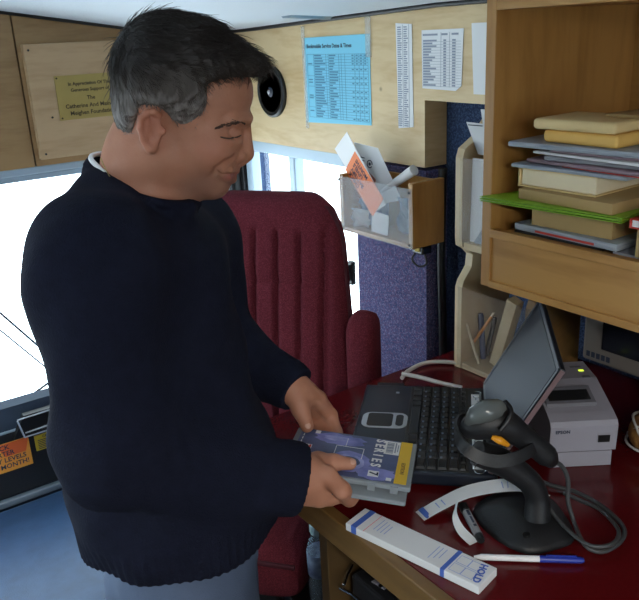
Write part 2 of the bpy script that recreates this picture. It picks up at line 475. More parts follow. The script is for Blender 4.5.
bm = BM(); box(bm, (.10, 1.980, .54), (.374, 1.9845, .623))
st = obj('battery_sticker', bm, 'orange')
tag(st, 'orange sticker about checking the inverter battery on the dashboard face', 'sticker')
def ftext(parent, name, m, rows, ax, ay, n, size, align='CENTER', bold=0, **kw):
    bm = BM()
    for s, p in rows: text_bm(bm, s, frame3(Vector(p), ax, y=ay), size, align, bold=bold)
    return obj(name, bm, m, parent, **kw)
bm = BM(); prism(bm, [(.308, .585), (.362, .585), (.374, .623), (.29, .623)], Matrix(((1, 0, 0, 0), (0, 0, -1, 1.9800), (0, 1, 0, 0), (0, 0, 0, 1))), .0006)
obj('colour_patch', bm, 'orange_dk', st)
ftext(st, 'lettering', 'ink', [('CHECK', (.29, 1.9792, .612)), ('INVERTER', (.29, 1.9792, .594)), ('BATTERY LEVELS', (.29, 1.9792, .575)), ('ONCE A MONTH!', (.29, 1.9792, .556))], (1, 0, 0), (0, 0, 1), 0, .019, bold=.0003)
bm = BM(); box(bm, (.389, 1.980, .572), (.47, 1.9845, .617))
st = obj('caution_sticker', bm, 'yellow_st')
tag(st, 'mustard yellow caution sticker on the dashboard beside the orange one', 'sticker')
bm = BM(); text_bm(bm, 'CAUTION', frame3(Vector((.43, 1.9793, .611)), (1, 0, 0), y=(0, 0, 1)), .009, bold=.0002)
lines_bm(bm, frame3(Vector((.396, 1.9796, .576)), (1, 0, 0), y=(0, 0, 1)), [(0, i*.005, .066-(i*7 % 3)*.006, i*.005+.0022) for i in range(6)])
obj('lettering', bm, 'ink', st)

bm = BM(); box(bm, (-.6, 1.26, .0), (.49, 1.962, .452), bev=.03, seg=4)
ec = obj('engine_cover', bm, 'engine', smooth=50)
tag(ec, 'smooth blue vinyl engine cover between the dashboard and the standing man', 'engine cover')

# ================================================================ PLAQUE
bm = BM(); box(bm, (.578, 2.147, 1.331), (1.02, 2.1695, 1.630), bev=.0015)
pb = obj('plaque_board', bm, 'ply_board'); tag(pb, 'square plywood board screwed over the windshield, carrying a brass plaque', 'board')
for p in ((.59, 1.615), (.592, 1.345), (.625, 1.44)):
    bm = BM(); cyl(bm, (p[0], 2.1472, p[1]), (p[0], 2.1455, p[1]), .003, 10); obj('screw', bm, 'black', pb)
bq = [(0.641, 2.146, 1.546), (0.832, 2.146, 1.548), (0.641, 2.146, 1.429)]
x0, x1, z0, z1 = bq[0][0]+.004, bq[1][0], bq[2][2], bq[0][2]
bm = BM(); box(bm, (x0, 2.1444, z0), (x1, 2.1466, z1), bev=.0006)
pq = obj('brass_plaque', bm, 'brass'); tag(pq, 'small brass plaque with engraved words on the plywood board behind the man', 'plaque')
xm = (x0+x1)/2; H = z1-z0
bm = BM()
for s, f, sz in (('In Appreciation Of The', .80, .0125), ('Generous Support of', .66, .0125), ('The', .47, .0145), ('Catherine And Maxwell', .30, .0155), ('Meighen Foundation', .14, .0155)):
    text_bm(bm, s, frame3(Vector((xm, 2.1440, z0+H*f)), (1, 0, 0), y=(0, 0, 1)), sz, bold=.0003)
obj('lettering', bm, 'brass_ink', pq)
for x in (x0+.006, x1-.006):
    for z in (z0+.006, z1-.006):
        bm = BM(); cyl(bm, (x, 2.1445, z), (x, 2.1432, z), .0025, 8); obj('rivet', bm, 'brass_ink', pq)

# ================================================================ ROUND SPEAKER on the header
sp = thing('wall_speaker', 'round black speaker on the plywood header beside the face', 'speaker', (1.2, 1.93, 1.40))
mx = frame3(Vector((1.2, 1.932, 1.468)), (0, 1, 0), z=(-1, 0, 0))
bm = BM(); lathe(bm, [(0, 0), (.072, 0), (.072, .008), (.066, .013), (.060, .010), (.056, .010)], mx, 40); obj('rim', bm, 'black', sp, 40)
bm = BM(); lathe(bm, [(.057, .010), (.05, .008), (.02, .004), (.018, .006), (.012, .012), (0, .014)], mx, 32); obj('cone', bm, mat('blue-grey cone', (44, 52, 64), .5), sp, 50)
bm = BM(); lathe(bm, [(.0, .0145), (.006, .0145), (.004, .017), (0, .018)], mx @ Matrix.Translation((.0, 0, 0)), 16); obj('centre_cap', bm, 'silver', sp, 50)

# ================================================================ PAPERS ON THE HEADER (plane facing the aisle)
def wallmx(y, z, x=1.1985): return frame3(Vector((x, y, z)), (0, -1, 0), y=(0, 0, 1))   # local x to the right in view, y up, z to the room
def sheet(name, m, pts, label, cat, group=None, x=1.1992, t=.0008):
    bm = BM()
    prism(bm, [(-p[1], p[2]) for p in pts], frame3(Vector((x, 0, 0)), (0, -1, 0), y=(0, 0, 1)), t)
    o = obj(name, bm, m); return tag(o, label, cat, group)
A = [(1.2, 1.759, 1.611), (1.2, 1.766, 1.392), (1.2, 1.483, 1.401), (1.2, 1.482, 1.614)]
sh = sheet('schedule_sheet', 'cyan', A, 'light blue printed schedule sheet taped to the plywood header', 'paper')
yL, yR = A[0][1], A[3][1]; zB, zT = A[1][2]+.004, A[0][2]
mx = frame3(Vector((1.1983, yL, zB)), (0, -1, 0), y=(0, 0, 1)); w = yL-yR; h = zT-zB
bm = BM(); text_bm(bm, 'Bookmobile Service Dates & Times', mx @ Matrix.Translation((.012, h-.022, 0)), .0135, 'LEFT', bold=.0004); obj('heading', bm, 'ink', sh)
bm = BM(); rr = []
x0, x1, y0, y1 = .012, w-.008, .012, h-.042
for x in (x0, x0+.03, x0+.085, x0+.095, x0+.14, x0+.15, x0+.165, x1-.052, x1-.035, x1-.018, x1): rr.append((x-.0005, y0, x+.0005, y1))
rng = random.Random(3)
for i in range(25):
    y = y0+(y1-y0)*i/24; rr.append((x0+(.03 if i % 4 else 0), y-.0004, x1, y+.0004))
obj('table_grid', lines_bm(bm, mx, rr), 'ink_cy', sh)
bm = BM(); rr = []
for i in range(24):
    y = y0+(y1-y0)*(i+.3)/24
    rr.append((x0+.033, y, x0+.033+.02+.03*rng.random(), y+.0032)); rr.append((x0+.098, y, x0+.11+.028*rng.random(), y+.0032))
    if i in (2, 7, 8, 13, 14, 20): rr.append((x0+.004, y, x0+.022, y+.003))
    if i % 5 in (0, 3) or i > 20:
        for k in range(4): rr.append((x1-.064+k*.0165, y, x1-.056+k*.0165, y+.0028))
obj('table_entries', lines_bm(bm, mx, rr), 'ink_cy', sh)
def tape(label, y0, y1, z0, z1, x=1.1975):
    bm = BM(); box(bm, (x, y1, z0), (x+.0005, y0, z1)); o = obj('tape_strip', bm, 'tape'); tag(o, label, 'tape', None)
tape('clear tape strip running up from the right top corner of the blue schedule sheet', yR+.016, yR-.006, zT-.05, zT+.045)
tape('clear tape strip down the left edge of the blue schedule sheet', yL+.010, yL-.006, zB-.02, zT+.03)
A = [(1.2, 1.388, 1.634), (1.2, 1.382, 1.401), (1.2, 1.33, 1.407), (1.2, 1.334, 1.63)]
sh = sheet('list_strip', 'paper', A, 'tall narrow white list strip taped on the plywood header', 'paper')
mx = frame3(Vector((1.1983, A[0][1], A[1][2])), (0, -1, 0), y=(0, 0, 1)); w = A[0][1]-A[3][1]; h = A[0][2]-A[1][2]
rr = []
for i in range(46):
    y = .006+i*(h-.012)/46
    rr.append((.006, y, .006+.010+.006*rng.random(), y+.0028)); rr.append((.027, y, .027+.008+.007*rng.random(), y+.0028))
rr += [(.0235, .004, .0245, h-.004), (.044, .004, .045, h-.004)]
bm = BM(); obj('list_print', lines_bm(bm, mx, rr), 'ink_lt', sh)
A = [(1.2, 1.302, 1.616), (1.2, 1.3, 1.494), (1.2, 1.197, 1.491), (1.2, 1.18, 1.502), (1.2, 1.176, 1.616)]
sh = sheet('price_list', 'paper', A, 'white printed list with a curled corner on the plywood header', 'paper')
mx = frame3(Vector((1.1983, A[0][1], A[1][2])), (0, -1, 0), y=(0, 0, 1)); w = A[0][1]-A[4][1]; h = A[0][2]-A[1][2]
rr = [(.004, h-.012, .05, h-.008), (.062, h-.012, .08, h-.008), (.092, h-.012, .112, h-.008)]
for i in range(17):
    y = .006+i*(h-.024)/17
    rr += [(.003, y-.0012, w-.006, y-.0006), (.005, y, .02+.032*rng.random(), y+.0035), (.068, y, .076, y+.0035), (.094, y, .104, y+.0035)]
rr += [(.06, .004, .0608, h-.006), (.086, .004, .0868, h-.006)]
bm = BM(); obj('list_print', lines_bm(bm, mx, rr), 'ink_lt', sh)
A = [(1.2, 1.154, 1.625), (1.2, 1.145, 1.486), (1.2, 1.03, 1.486), (1.2, 1.03, 1.625)]
sheet('blank_sheet', 'paper', A, 'plain white sheet half hidden behind the cabinet edge', 'paper')

# ================================================================ ACRYLIC FRONT WALL BOX
wb = thing('wall_box', 'wooden wall box with a clear front holding cards and papers', 'box', (1.15, 1.36, 1.15))
yb0, yb1, zb0, zb1 = 1.235, 1.490, 1.158, 1.290
bm = BM()
box(bm, (1.103, yb0-.006, zb0-.004), (1.199, yb0+.008, zb1+.012), bev=.001); obj('side_panel', bm, 'maple', wb)
bm = BM(); box(bm, (1.103, yb1-.008, zb0-.004), (1.199, yb1+.006, zb1+.004), bev=.001); obj('side_panel', bm, 'maple', wb)
bm = BM(); box(bm, (1.103, yb0, zb0-.004), (1.199, yb1, zb0+.006), bev=.001); obj('bottom_panel', bm, 'maple', wb)
bm = BM(); box(bm, (1.19, yb0, zb0), (1.199, yb1, zb1+.006)); obj('back_panel', bm, 'maple', wb)
bm = BM(); box(bm, (1.0985, yb0-.006, zb0-.004), (1.1025, yb1+.006, zb1)); obj('clear_front', bm, 'acrylic', wb)
for y in (yb0, yb1):
    for z in (zb0+.006, zb1-.008):
        bm = BM(); cyl(bm, (1.0986, y, z), (1.0965, y, z), .003, 10); obj('screw', bm, 'black', wb)
# contents
def card(name, label, quad, t, m, cat='card', group=None):
    """thin card: quad corners in order, thickness t"""
    q = [Vector(p) for p in quad]; n = (q[1]-q[0]).cross(q[3]-q[0]).normalized()
    bm = BM(); a = [bm.verts.new(p) for p in q]; b = [bm.verts.new(p+n*t) for p in q]
    for i in range(4):
        j = (i+1) % 4; bm.faces.new((a[i], a[j], b[j], b[i]))
    bm.faces.new(a[::-1]); bm.faces.new(b); bmesh.ops.recalc_face_normals(bm, faces=bm.faces)
    o = obj(name, bm, m); return tag(o, label, cat, group)
TL, TR, BR, BL = (1.125, 1.538, 1.348), (1.122, 1.482, 1.394), (1.113, 1.331, 1.239), (1.116, 1.384, 1.211)
oc = card('orange_card', 'orange lettered card with a white border leaning in the clear fronted box', [BL, BR, TR, TL], .0012, 'white')
e1 = (Vector(TL)-Vector(BL)).normalized(); e2 = (Vector(TL)-Vector(TR)).normalized(); L1 = (Vector(TL)-Vector(BL)).length; W1 = (Vector(TL)-Vector(TR)).length
n = e1.cross(e2)
if n.x > 0: n = -n
om = frame3((Vector(BL)+Vector(BR))/2, e1, z=n)
bm = BM(); box(bm, (.004, -W1/2+.003, .0014), (L1*.74, W1/2-.003, .0018), om); obj('orange_field', bm, 'orange_card', oc)
bm = BM(); box(bm, (.0, -W1/2+.006, -.0018), (.0, -W1/2+.006, -.0018), om); bm.free()
bm = BM()
for i, s in enumerate(('MONTH!', 'LEVELS', 'BATTERY', 'CHECK')):
    text_bm(bm, s, om @ Matrix.Translation((L1*.66, -W1*.28+i*W1*.2, .0020)), .015, 'RIGHT', bold=.0004)
obj('lettering', bm, 'ink', oc)
TL, TR, BR, BL = (1.142, 1.482, 1.367), (1.146, 1.396, 1.36), (1.146, 1.313, 1.248), (1.142, 1.396, 1.225)
pc = card('picture_card', 'white card with a round black emblem and brown picture behind the orange card', [BL, BR, TR, TL], .0012, 'paper')
e1 = (Vector(TR)-Vector(TL)).normalized(); up = (Vector(TL)-Vector(BL)).normalized(); n = e1.cross(up)
if n.x > 0: n = -n
pm = frame3(Vector(TL), e1, z=n); W1 = (Vector(TR)-Vector(TL)).length
flip = 1 if (pm.to_3x3() @ Vector((0, 1, 0))).dot(up) > 0 else -1
bm = BM(); prism(bm, [(.0, -.055*flip), (W1*.3, -.042*flip), (W1, -.075*flip), (W1, -.14*flip), (.0, -.14*flip)], pm @ Matrix.Translation((0, 0, .0015)), .0004); obj('brown_picture', bm, mat('brown print', (150, 92, 72), .6), pc)
bm = BM()
for k in range(10):
    a0, a1 = 2*PI*k/11, 2*PI*(k+.95)/11
    cyl(bm, pm @ Vector((W1*.72+.009*math.cos(a0), flip*(-.042+.009*math.sin(a0)), .0018)), pm @ Vector((W1*.72+.009*math.cos(a1), flip*(-.042+.009*math.sin(a1)), .0018)), .0012, 6)
cyl(bm, pm @ Vector((W1*.72, -.042*flip, .0016)), pm @ Vector((W1*.72, -.042*flip, .0022)), .004, 10)
lines_bm(bm, pm @ Matrix.Translation((0, 0, .0016)), [(W1*.12, min(flip*-.03, flip*-.032), W1*.5, max(flip*-.03, flip*-.032)), (W1*.14, min(flip*-.037, flip*-.039), W1*.5, max(flip*-.037, flip*-.039))])
obj('emblem', bm, 'ink', pc)
def crumple(name, label, cat, c, r, m, seed, sc=(1, 1, 1), group=None):
    rg = random.Random(seed); bm = BM()
    bmesh.ops.create_icosphere(bm, subdivisions=2, radius=1)
    for v in bm.verts:
        k = .72+.42*rg.random(); v.co = Vector((v.co.x*r*sc[0]*k, v.co.y*r*sc[1]*k, v.co.z*r*sc[2]*k)) + Vector(c)
    o = obj(name, bm, m); return tag(o, label, cat, group)
M['bluepaper'] = mat('pale blue paper', (160, 178, 206), .7, rgb2=(96, 112, 150), vscale=60)
def wad(name, label, c, sy, sz, m, seed):
    rg = random.Random(seed); bm = BM(); n = 5; g = []
    for i in range(n+1):
        g.append([bm.verts.new((c[0]+rg.uniform(-.007, .007), c[1]+sy*(i/n-.5)+rg.uniform(-.003, .003), c[2]+sz*(k/n-.5)+rg.uniform(-.004, .004))) for k in range(n+1)])
    for i in range(n):
        for k in range(n): bm.faces.new((g[i][k], g[i+1][k], g[i+1][k+1], g[i][k+1]))
    bmesh.ops.solidify(bm, geom=bm.faces[:], thickness=.0012)
    return tag(obj(name, bm, m), label, 'paper')
wad('folded_leaflet', 'crumpled white paper at the bottom left in the clear fronted box', (1.122, 1.44, 1.19), .07, .045, 'paper', 4)
wad('folded_leaflet', 'blue and white crumpled leaflet in the middle of the clear fronted box', (1.136, 1.415, 1.222), .075, .05, 'bluepaper', 5)
card('index_card', 'white card with a blue mark standing at the bottom of the clear box', [(1.112, 1.385, 1.168), (1.112, 1.325, 1.166), (1.116, 1.325, 1.214), (1.116, 1.385, 1.216)], .001, 'paper')
card('index_card', 'dark blue printed card at the back of the clear fronted box', [(1.15, 1.45, 1.168), (1.15, 1.37, 1.166), (1.155, 1.37, 1.235), (1.155, 1.45, 1.237)], .001, 'bluepaper')
wad('paper_bag', 'grey crumpled paper at the right end of the clear fronted box', (1.14, 1.285, 1.215), .07, .085, 'bluepaper', 9)
bm = BM(); a, b = Vector((1.15, 1.356, 1.275)), Vector((1.155, 1.281, 1.32))
tube(bm, [a+(a-b)*.8, a, b], [.005, .009, .0125], 14); obj_ = obj('paper_cone', bm, 'paper', smooth=60)
tag(obj_, 'rolled white paper cone poking out of the right end of the clear box', 'paper')
cl = thing('bulldog_clip', 'black metal clip hanging beneath the wall box with a pale tag', 'clip', (1.16, 1.245, 1.11))
bm = BM(); box(bm, (1.13, 1.228, 1.135), (1.16, 1.262, 1.154), bev=.003); obj('clip_body', bm, 'black_gloss', cl)
bm = BM(); tube(bm, [(1.14, 1.255, 1.14), (1.13, 1.262, 1.12), (1.135, 1.245, 1.105), (1.14, 1.225, 1.115), (1.14, 1.232, 1.14)], .0025, 8, sm=5); obj('wire_loop', bm, 'black', cl, 60)
bm = BM(); box(bm, (1.127, 1.235, 1.142), (1.1305, 1.25, 1.152), bev=.001); obj('tag_label', bm, 'yellow_st', cl)
ca = []
bm = BM(); tube(bm, [(1.225, 1.262, 1.316), (1.222, 1.262, 1.1), (1.225, 1.258, .9), (1.23, 1.26, .6)], .010, 10, sm=4)
tag(obj('power_cable', bm, 'black', smooth=60), 'thick black cable down the wall beside the speckled carpet post', 'cable')
# ================================================================ WALL CABINET
cb = thing('wall_cabinet', 'open fronted varnished wooden cabinet hanging over the desk full of envelopes and magazines', 'cabinet', (1.02, .1, 1.235))
bm = BM(); box(bm, (.850, .772, 1.236), (1.198, .790, 1.682), bev=.001); obj('side_panel', bm, 'maple', cb)
bm = BM(); box(bm, (.868, -.6, 1.640), (1.198, .772, 1.682)); obj('top_panel', bm, 'maple_h', cb)
bm = BM(); box(bm, (.850, -.6, 1.639), (.868, .772, 1.682), bev=.001); obj('top_rail', bm, 'maple_h', cb)
bm = BM(); box(bm, (.868, -.6, 1.303), (1.18, .772, 1.321)); obj('shelf', bm, 'maple_h', cb)
bm = BM(); box(bm, (1.180, -.6, 1.303), (1.198, .772, 1.640)); obj('back_panel', bm, 'maple_h', cb)
bm = BM(); box(bm, (.853, -.6, 1.236), (.868, .772, 1.327), bev=.001); fb = obj('front_board', bm, 'maple_h', cb)
bm = BM(); box(bm, (.848, -.6, 1.236), (.853, .772, 1.247), bev=.001); box(bm, (.848, -.6, 1.316), (.856, .772, 1.329), bev=.001); obj('edge_strip', bm, 'maple_h', fb)

def slab(bm, x0, x1, y0, y1, z0, z1, rz=0, bev=.0006, seg=2):
    c = Vector(((x0+x1)/2, (y0+y1)/2, 0)); mx = Matrix.Translation(c) @ Matrix.Rotation(R(rz), 4, 'Z')
    return box(bm, (x0-c.x, y0-c.y, z0), (x1-c.x, y1-c.y, z1), mx, bev, seg)
G = 'papers and books in the open cabinet'
def item(name, label, cat, m, x0, x1, y0, y1, z0, z1, rz=0, bev=.0006, seg=2):
    bm = BM(); slab(bm, x0, x1, y0, y1, z0, z1, rz, bev, seg)
    return tag(obj(name, bm, m, smooth=40), label, cat, G)
item('folder', 'black folder at the very bottom left of the cabinet stack', 'folder', 'black_soft', .868, 1.1, .60, .745, 1.3215, 1.3305, 2, .003)
o = item('magazine', 'pale magazine with a red stripe lying on the black folder', 'magazine', 'mag3', .864, 1.1, .563, .738, 1.331, 1.3415, -1, .002)
bm = BM(); slab(bm, .8632, .8655, .60, .70, 1.3335, 1.3365, -1, 0); obj('red_stripe', bm, 'redbook', o)
item('booklet', 'flat grey booklet alone at the bottom right of the cabinet shelf', 'booklet', 'mag1', .868, 1.08, .36, .575, 1.3215, 1.3305, 1, .001)
item('card_box', 'brown card box below the lime green folders', 'box', 'manila', .872, 1.10, .585, .716, 1.342, 1.3735, 2, .001)
def gfold(z, label):
    bm = BM()
    for dz in (0, .0026): prism(bm, [(.830, .777), (.848, .552), (1.10, .57), (1.10, .75), (.885, .762)], Matrix.Translation((0, 0, z+dz)), .0008)
    o = obj('folder', bm, 'green'); tag(o, label, 'folder', G)
    bm = BM(); prism(bm, [(.834, .7745), (.862, .556), (1.09, .58), (1.09, .74), (.885, .758)], Matrix.Translation((0, 0, z+.0009)), .0016); obj('papers', bm, 'paper', o)
gfold(1.3742, 'lower of the two lime green folders sticking out of the cabinet')
gfold(1.3779, 'upper of the two lime green folders sticking out of the cabinet')
item('card_box', 'brown card box on top of the lime green folders', 'box', 'manila', .852, 1.10, .566, .722, 1.3816, 1.3965, -1, .001)
bk = thing('paperback', 'thick cream paperback in the middle of the cabinet stack, page edges outward', 'book', (.99, .67, 1.397), R(1.5), G)
bm = BM(); slab(bm, .870, 1.11, .612, .735, 1.3988, 1.4222, 1.5, .002); obj('page_block', bm, 'paper_warm', bk)
bm = BM(); slab(bm, .866, 1.11, .609, .7385, 1.3970, 1.3987, 1.5, .0006); slab(bm, .866, 1.11, .609, .7385, 1.4223, 1.4240, 1.5, .0006); slab(bm, .866, 1.11, .7365, .7395, 1.397, 1.424, 1.5, .001)
obj('cover', bm, 'tan_env', bk)
item('magazine', 'blue-grey magazine directly on top of the cream paperback', 'magazine', 'mag3', .862, 1.1, .565, .749, 1.4243, 1.4300, 2, .002)
item('folder', 'thin red folder between the magazines above the cream paperback', 'folder', 'redbook', .868, 1.1, .515, .66, 1.4303, 1.4318, -3)
item('magazine', 'mauve magazine over the thin red folder', 'magazine', 'mag2', .866, 1.1, .53, .722, 1.4322, 1.4375, -2, .002)
item('magazine', 'dark striped magazine second below the yellow envelope', 'magazine', 'mag1', .872, 1.1, .52, .700, 1.4378, 1.4445, 3, .002)
item('magazine', 'white edged magazine third below the yellow envelope', 'magazine', 'paper', .868, 1.1, .50, .712, 1.4448, 1.4482, -3)
item('magazine', 'purple-grey magazine just under the long pale magazine', 'magazine', 'mag2', .874, 1.1, .51, .690, 1.4485, 1.4538, 1, .002)
item('magazine', 'long pale magazine just beneath the yellow envelope', 'magazine', 'mag3', .860, 1.1, .52, .754, 1.4542, 1.4620, 3, .002)
item('padded_envelope', 'yellow padded envelope second from the top of the cabinet stack', 'envelope', 'yel_env', .868, 1.0, .578, .698, 1.4625, 1.4800, -1, .006, 4)
item('padded_envelope', 'pale tan padded envelope at the top of the cabinet stack', 'envelope', 'tan_env', .863, .965, .584, .713, 1.4804, 1.4955, 2, .006, 4)
item('folder', 'dark folder lying behind and right on top of the tan envelope', 'folder', 'manila', .905, 1.0, .42, .63, 1.4958, 1.5005, -6, .001)
item('card_box', 'brown box standing at the right edge of the cabinet shelf', 'box', 'manila', .858, 1.06, .34, .535, 1.3310, 1.3690, -1, .001)
rb = thing('red_book', 'red covered book on the brown box at the right edge', 'book', (.96, .44, 1.3694), 0, G)
bm = BM(); slab(bm, .852, 1.03, .35, .543, 1.3694, 1.3712, 0); slab(bm, .852, 1.03, .35, .543, 1.3804, 1.3820, 0); slab(bm, .852, 1.03, .541, .5435, 1.3694, 1.382, 0); obj('cover', bm, 'redbook', rb)
bm = BM(); slab(bm, .854, 1.03, .35, .541, 1.3713, 1.3803, 0); obj('page_block', bm, 'paper', rb)
item('magazine', 'white magazine on the red book at the right edge', 'magazine', 'paper', .858, 1.05, .34, .535, 1.3824, 1.3890, 1, .001)
item('magazine', 'topmost pale magazine over the red book at the right edge', 'magazine', 'mag3', .855, 1.05, .33, .52, 1.3894, 1.3960, -1, .001)

# ================================================================ DESK
dk = thing('desk', 'dark red topped desk with wooden edging along the vehicle wall', 'desk', (.9, .3, 0))
bm = BM(); box(bm, (.556, -.6, .915), (1.268, 1.098, .950), bev=.001); obj('desktop', bm, 'red_lam', dk)
bm = BM(); box(bm, (.536, -.6, .903), (.555, 1.098, .951), bev=.002); obj('front_edging', bm, 'oak', dk)
bm = BM(); box(bm, (.556, 1.098, .903), (1.268, 1.102, .9495)); obj('end_edging', bm, 'red_lam', dk)
bm = BM(); box(bm, (.560, .830, 0), (1.268, .852, .914), bev=.001); obj('end_panel', bm, 'oak_shaded', dk)
bm = BM(); box(bm, (.565, -.6, 0), (1.268, -.58, .914), bev=.001); obj('end_panel', bm, 'oak', dk)
bm = BM(); box(bm, (.575, -.58, .54), (1.268, .825, .558)); obj('inner_shelf', bm, 'oak_shaded', dk)

ub = thing('metal_case', 'dark metal equipment case on the shelf under the desk', 'case', (.76, .69, .558))
bm = BM(); box(bm, (.592, .56, .5585), (.95, .815, .800), bev=.006); obj('body', bm, mat('dark grey painted metal', (44, 46, 50), .45, .3), ub)
bm = BM(); tube(bm, [(0.602, 0.823, 0.806), (0.583, 0.812, 0.803), (0.565, 0.797, 0.803)], .0028, 8); obj('wire_handle', bm, 'chrome', ub, 60)
bm = BM(); tube(bm, [(0.558, 0.798, 0.8), (0.564, 0.776, 0.8), (0.565, 0.742, 0.8)], .0025, 8); obj('wire_handle', bm, 'chrome', ub, 60)
q = [Vector((0.628, 0.779, 0.801)), Vector((0.63, 0.754, 0.801)), Vector((0.609, 0.751, 0.801)), Vector((0.605, 0.777, 0.801))]
bm = BM(); prism(bm, [(p.x, p.y) for p in q], Matrix.Translation((0, 0, .8002)), .002); obj('paper_label', bm, 'printer', ub)
for k in range(5):
    bm = BM(); cyl(bm, (.610, .62+.035*k, .8001), (.610, .62+.035*k, .8025), .004, 8); obj('rivet', bm, 'black', ub)

# ================================================================ LAPTOP
LA = Vector((.82, 1.05, .951)); LW = Vector((.70, -.714, 0)).normalized(); LU = Vector((-.714, -.70, 0)).normalized()
LM = frame3(LA, LW, z=(0, 0, 1))     # local x: palm edge to hinge, local y: away; u = -y
lp = thing('laptop', 'black laptop open on the red desk with its lid leaning back', 'laptop', tuple(LA + LW*.11 + LU*.15), 0)
def lbox(bm, w0, w1, u0, u1, z0, z1, bev=0, seg=2, mi=0): return box(bm, (w0, -u1, z0), (w1, -u0, z1), LM, bev, seg, mi)
bm = BM(); lbox(bm, 0, .235, 0, .302, .004, .0270, .004, 3); obj('base', bm, 'laptop', lp)
for w in (.02, .21):
    for u in (.02, .28):
        bm = BM(); lbox(bm, w-.008, w+.008, u-.008, u+.008, 0, .004); obj('foot', bm, 'black', lp)
bm = BM(); prism(bm, rrect(.079, .054, .016, 6), LM @ Matrix.Translation((.049, -.142, .0270)), .0012); tp = obj('touchpad', bm, 'silver', lp, label='silver framed touchpad')
bm = BM(); prism(bm, rrect(.044, .046, .006, 4), LM @ Matrix.Translation((.041, -.142, .0280)), .0008); obj('pad', bm, 'black', tp)
bm = BM(); prism(bm, rrect(.013, .038, .006, 4), LM @ Matrix.Translation((.075, -.142, .0280)), .0012); obj('button', bm, 'black', tp)
bm = BM(); lbox(bm, .088, .192, .006, .296, .0262, .0276, .0005); kb = obj('keyboard', bm, 'black', lp)
keyme = None; rows = [(.092, .019, 4), (.110, .0165, 0), (.127, .0165, 0), (.144, .0165, 0), (.161, .0165, 0), (.178, .011, 1)]
def make_key(w0, w1, u0, u1):
    bm = BM(); g = .0011
    a = [(w0+g, -u1+g), (w1-g, -u1+g), (w1-g, -u0-g), (w0+g, -u0-g)]; i = .0015
    b = [(w0+g+i, -u1+g+i), (w1-g-i, -u1+g+i), (w1-g-i, -u0-g-i), (w0+g+i, -u0-g-i)]
    loft(bm, [[LM @ Vector((x, y, .0277)) for x, y in a], [LM @ Vector((x, y, .0312)) for x, y in b]])
    return obj('key', bm, 'key', kb)
for w0, d, kind in rows:
    if kind == 4: ws = [1, 1, 1, 1, 5, 1, 1, 1, 1, 1]
    elif kind == 1: ws = [1]*15
    else: ws = [1.4]+[1]*12+[1.6]
    tot = sum(ws); u = .008; sc = .286/tot
    for x in ws:
        make_key(w0, w0+d, u, u+x*sc); u += x*sc
bm = BM()
for w0, d, kind in rows[1:5]:
    for k in range(13): lbox(bm, w0+.004, w0+.0075, .030+k*.0191, .036+k*.0191, .0313, .0315)
obj('key_legends', bm, 'greypen', kb)
for u0, u1, lb in ((.03, .105, 'white paper strip label under clear tape'), (.195, .285, 'white paper strip label near the scanner')):
    bm = BM(); lbox(bm, .198, .2155, u0, u1, .0271, .0278); pl = obj('paper_label', bm, 'paper', lp, label=lb)
    bm = BM(); rr_ = random.Random(2)
    for k in range(7): lbox(bm, .201+.004*(k % 4), .203+.004*(k % 4), u0+.006+.01*k, u0+.013+.01*k, .0279, .0281)
    obj('print_mark', bm, 'ink_lt', pl)
bm = BM()
pts = [LM @ Vector((.203+.009*math.cos(a)+.006, -(.032+.012*math.sin(a)), .0285)) for a in [2*PI*k/16 for k in range(17)]]
tube(bm, pts, .0008, 6); obj('wire_ring', bm, 'chrome', lp)
bm = BM(); pts = [LM @ Vector((.209+.009*math.cos(a), -(.288+.012*math.sin(a)), .0285)) for a in [2*PI*k/16 for k in range(17)]]; tube(bm, pts, .0008, 6)
obj('wire_ring', bm, 'chrome', lp)
bm = BM(); lbox(bm, .02, .072, -.018, 0, .010, .024, .003); obj('plug_in_card', bm, 'black', lp)
bm = BM(); lbox(bm, .060, .066, .030, .036, .0270, .0276); obj('status_light', bm, 'silver', lp)
bm = BM(); lbox(bm, .17, .176, .283, .289, .0270, .0276); obj('status_light', bm, 'silver', lp)
TH = R(61); LD = LW*math.cos(TH)+Vector((0, 0, math.sin(TH))); LN = LU.cross(LD)
if LN.dot(LW) > 0: LN = -LN
H0 = LA + LW*.217 + Vector((0, 0, .0290))
SM = frame3(H0, LU, y=LD)            # x along hinge, y up the lid
zs = 1 if SM.col[2].to_3d().dot(LN) > 0 else -1
def sbox(bm, x0, x1, y0, y1, n0, n1, bev=0, mi=0):
    a, b = sorted((n0*zs, n1*zs)); return box(bm, (x0, y0, a), (x1, y1, b), SM, bev, 2, mi)
bm = BM(); sbox(bm, .0, .302, .004, .205, -.009, 0, .003); ld = obj('lid', bm, 'laptop', lp)
bm = BM(); sbox(bm, .012, .290, .014, .196, 0, .0006); obj('screen', bm, 'screen', ld)
bm = BM(); sbox(bm, .004, .298, .198, .204, .0, .0012, .0004); sbox(bm, .294, .3015, .01, .2, 0, .0012, .0004); sbox(bm, .0005, .009, .01, .2, 0, .0012, .0004); obj('bezel', bm, 'laptop', ld)
bm = BM(); sbox(bm, .3018, .3028, .006, .203, -.008, -.001); obj('lid_rim', bm, mat('dull pink-grey rim', (120, 98, 100), .4), ld)
for u in (.03, .25):
    bm = BM(); cyl(bm, H0+LU*u+Vector((0, 0, -.002)), H0+LU*(u+.03)+Vector((0, 0, -.002)), .005, 14); obj('hinge', bm, 'black', lp)

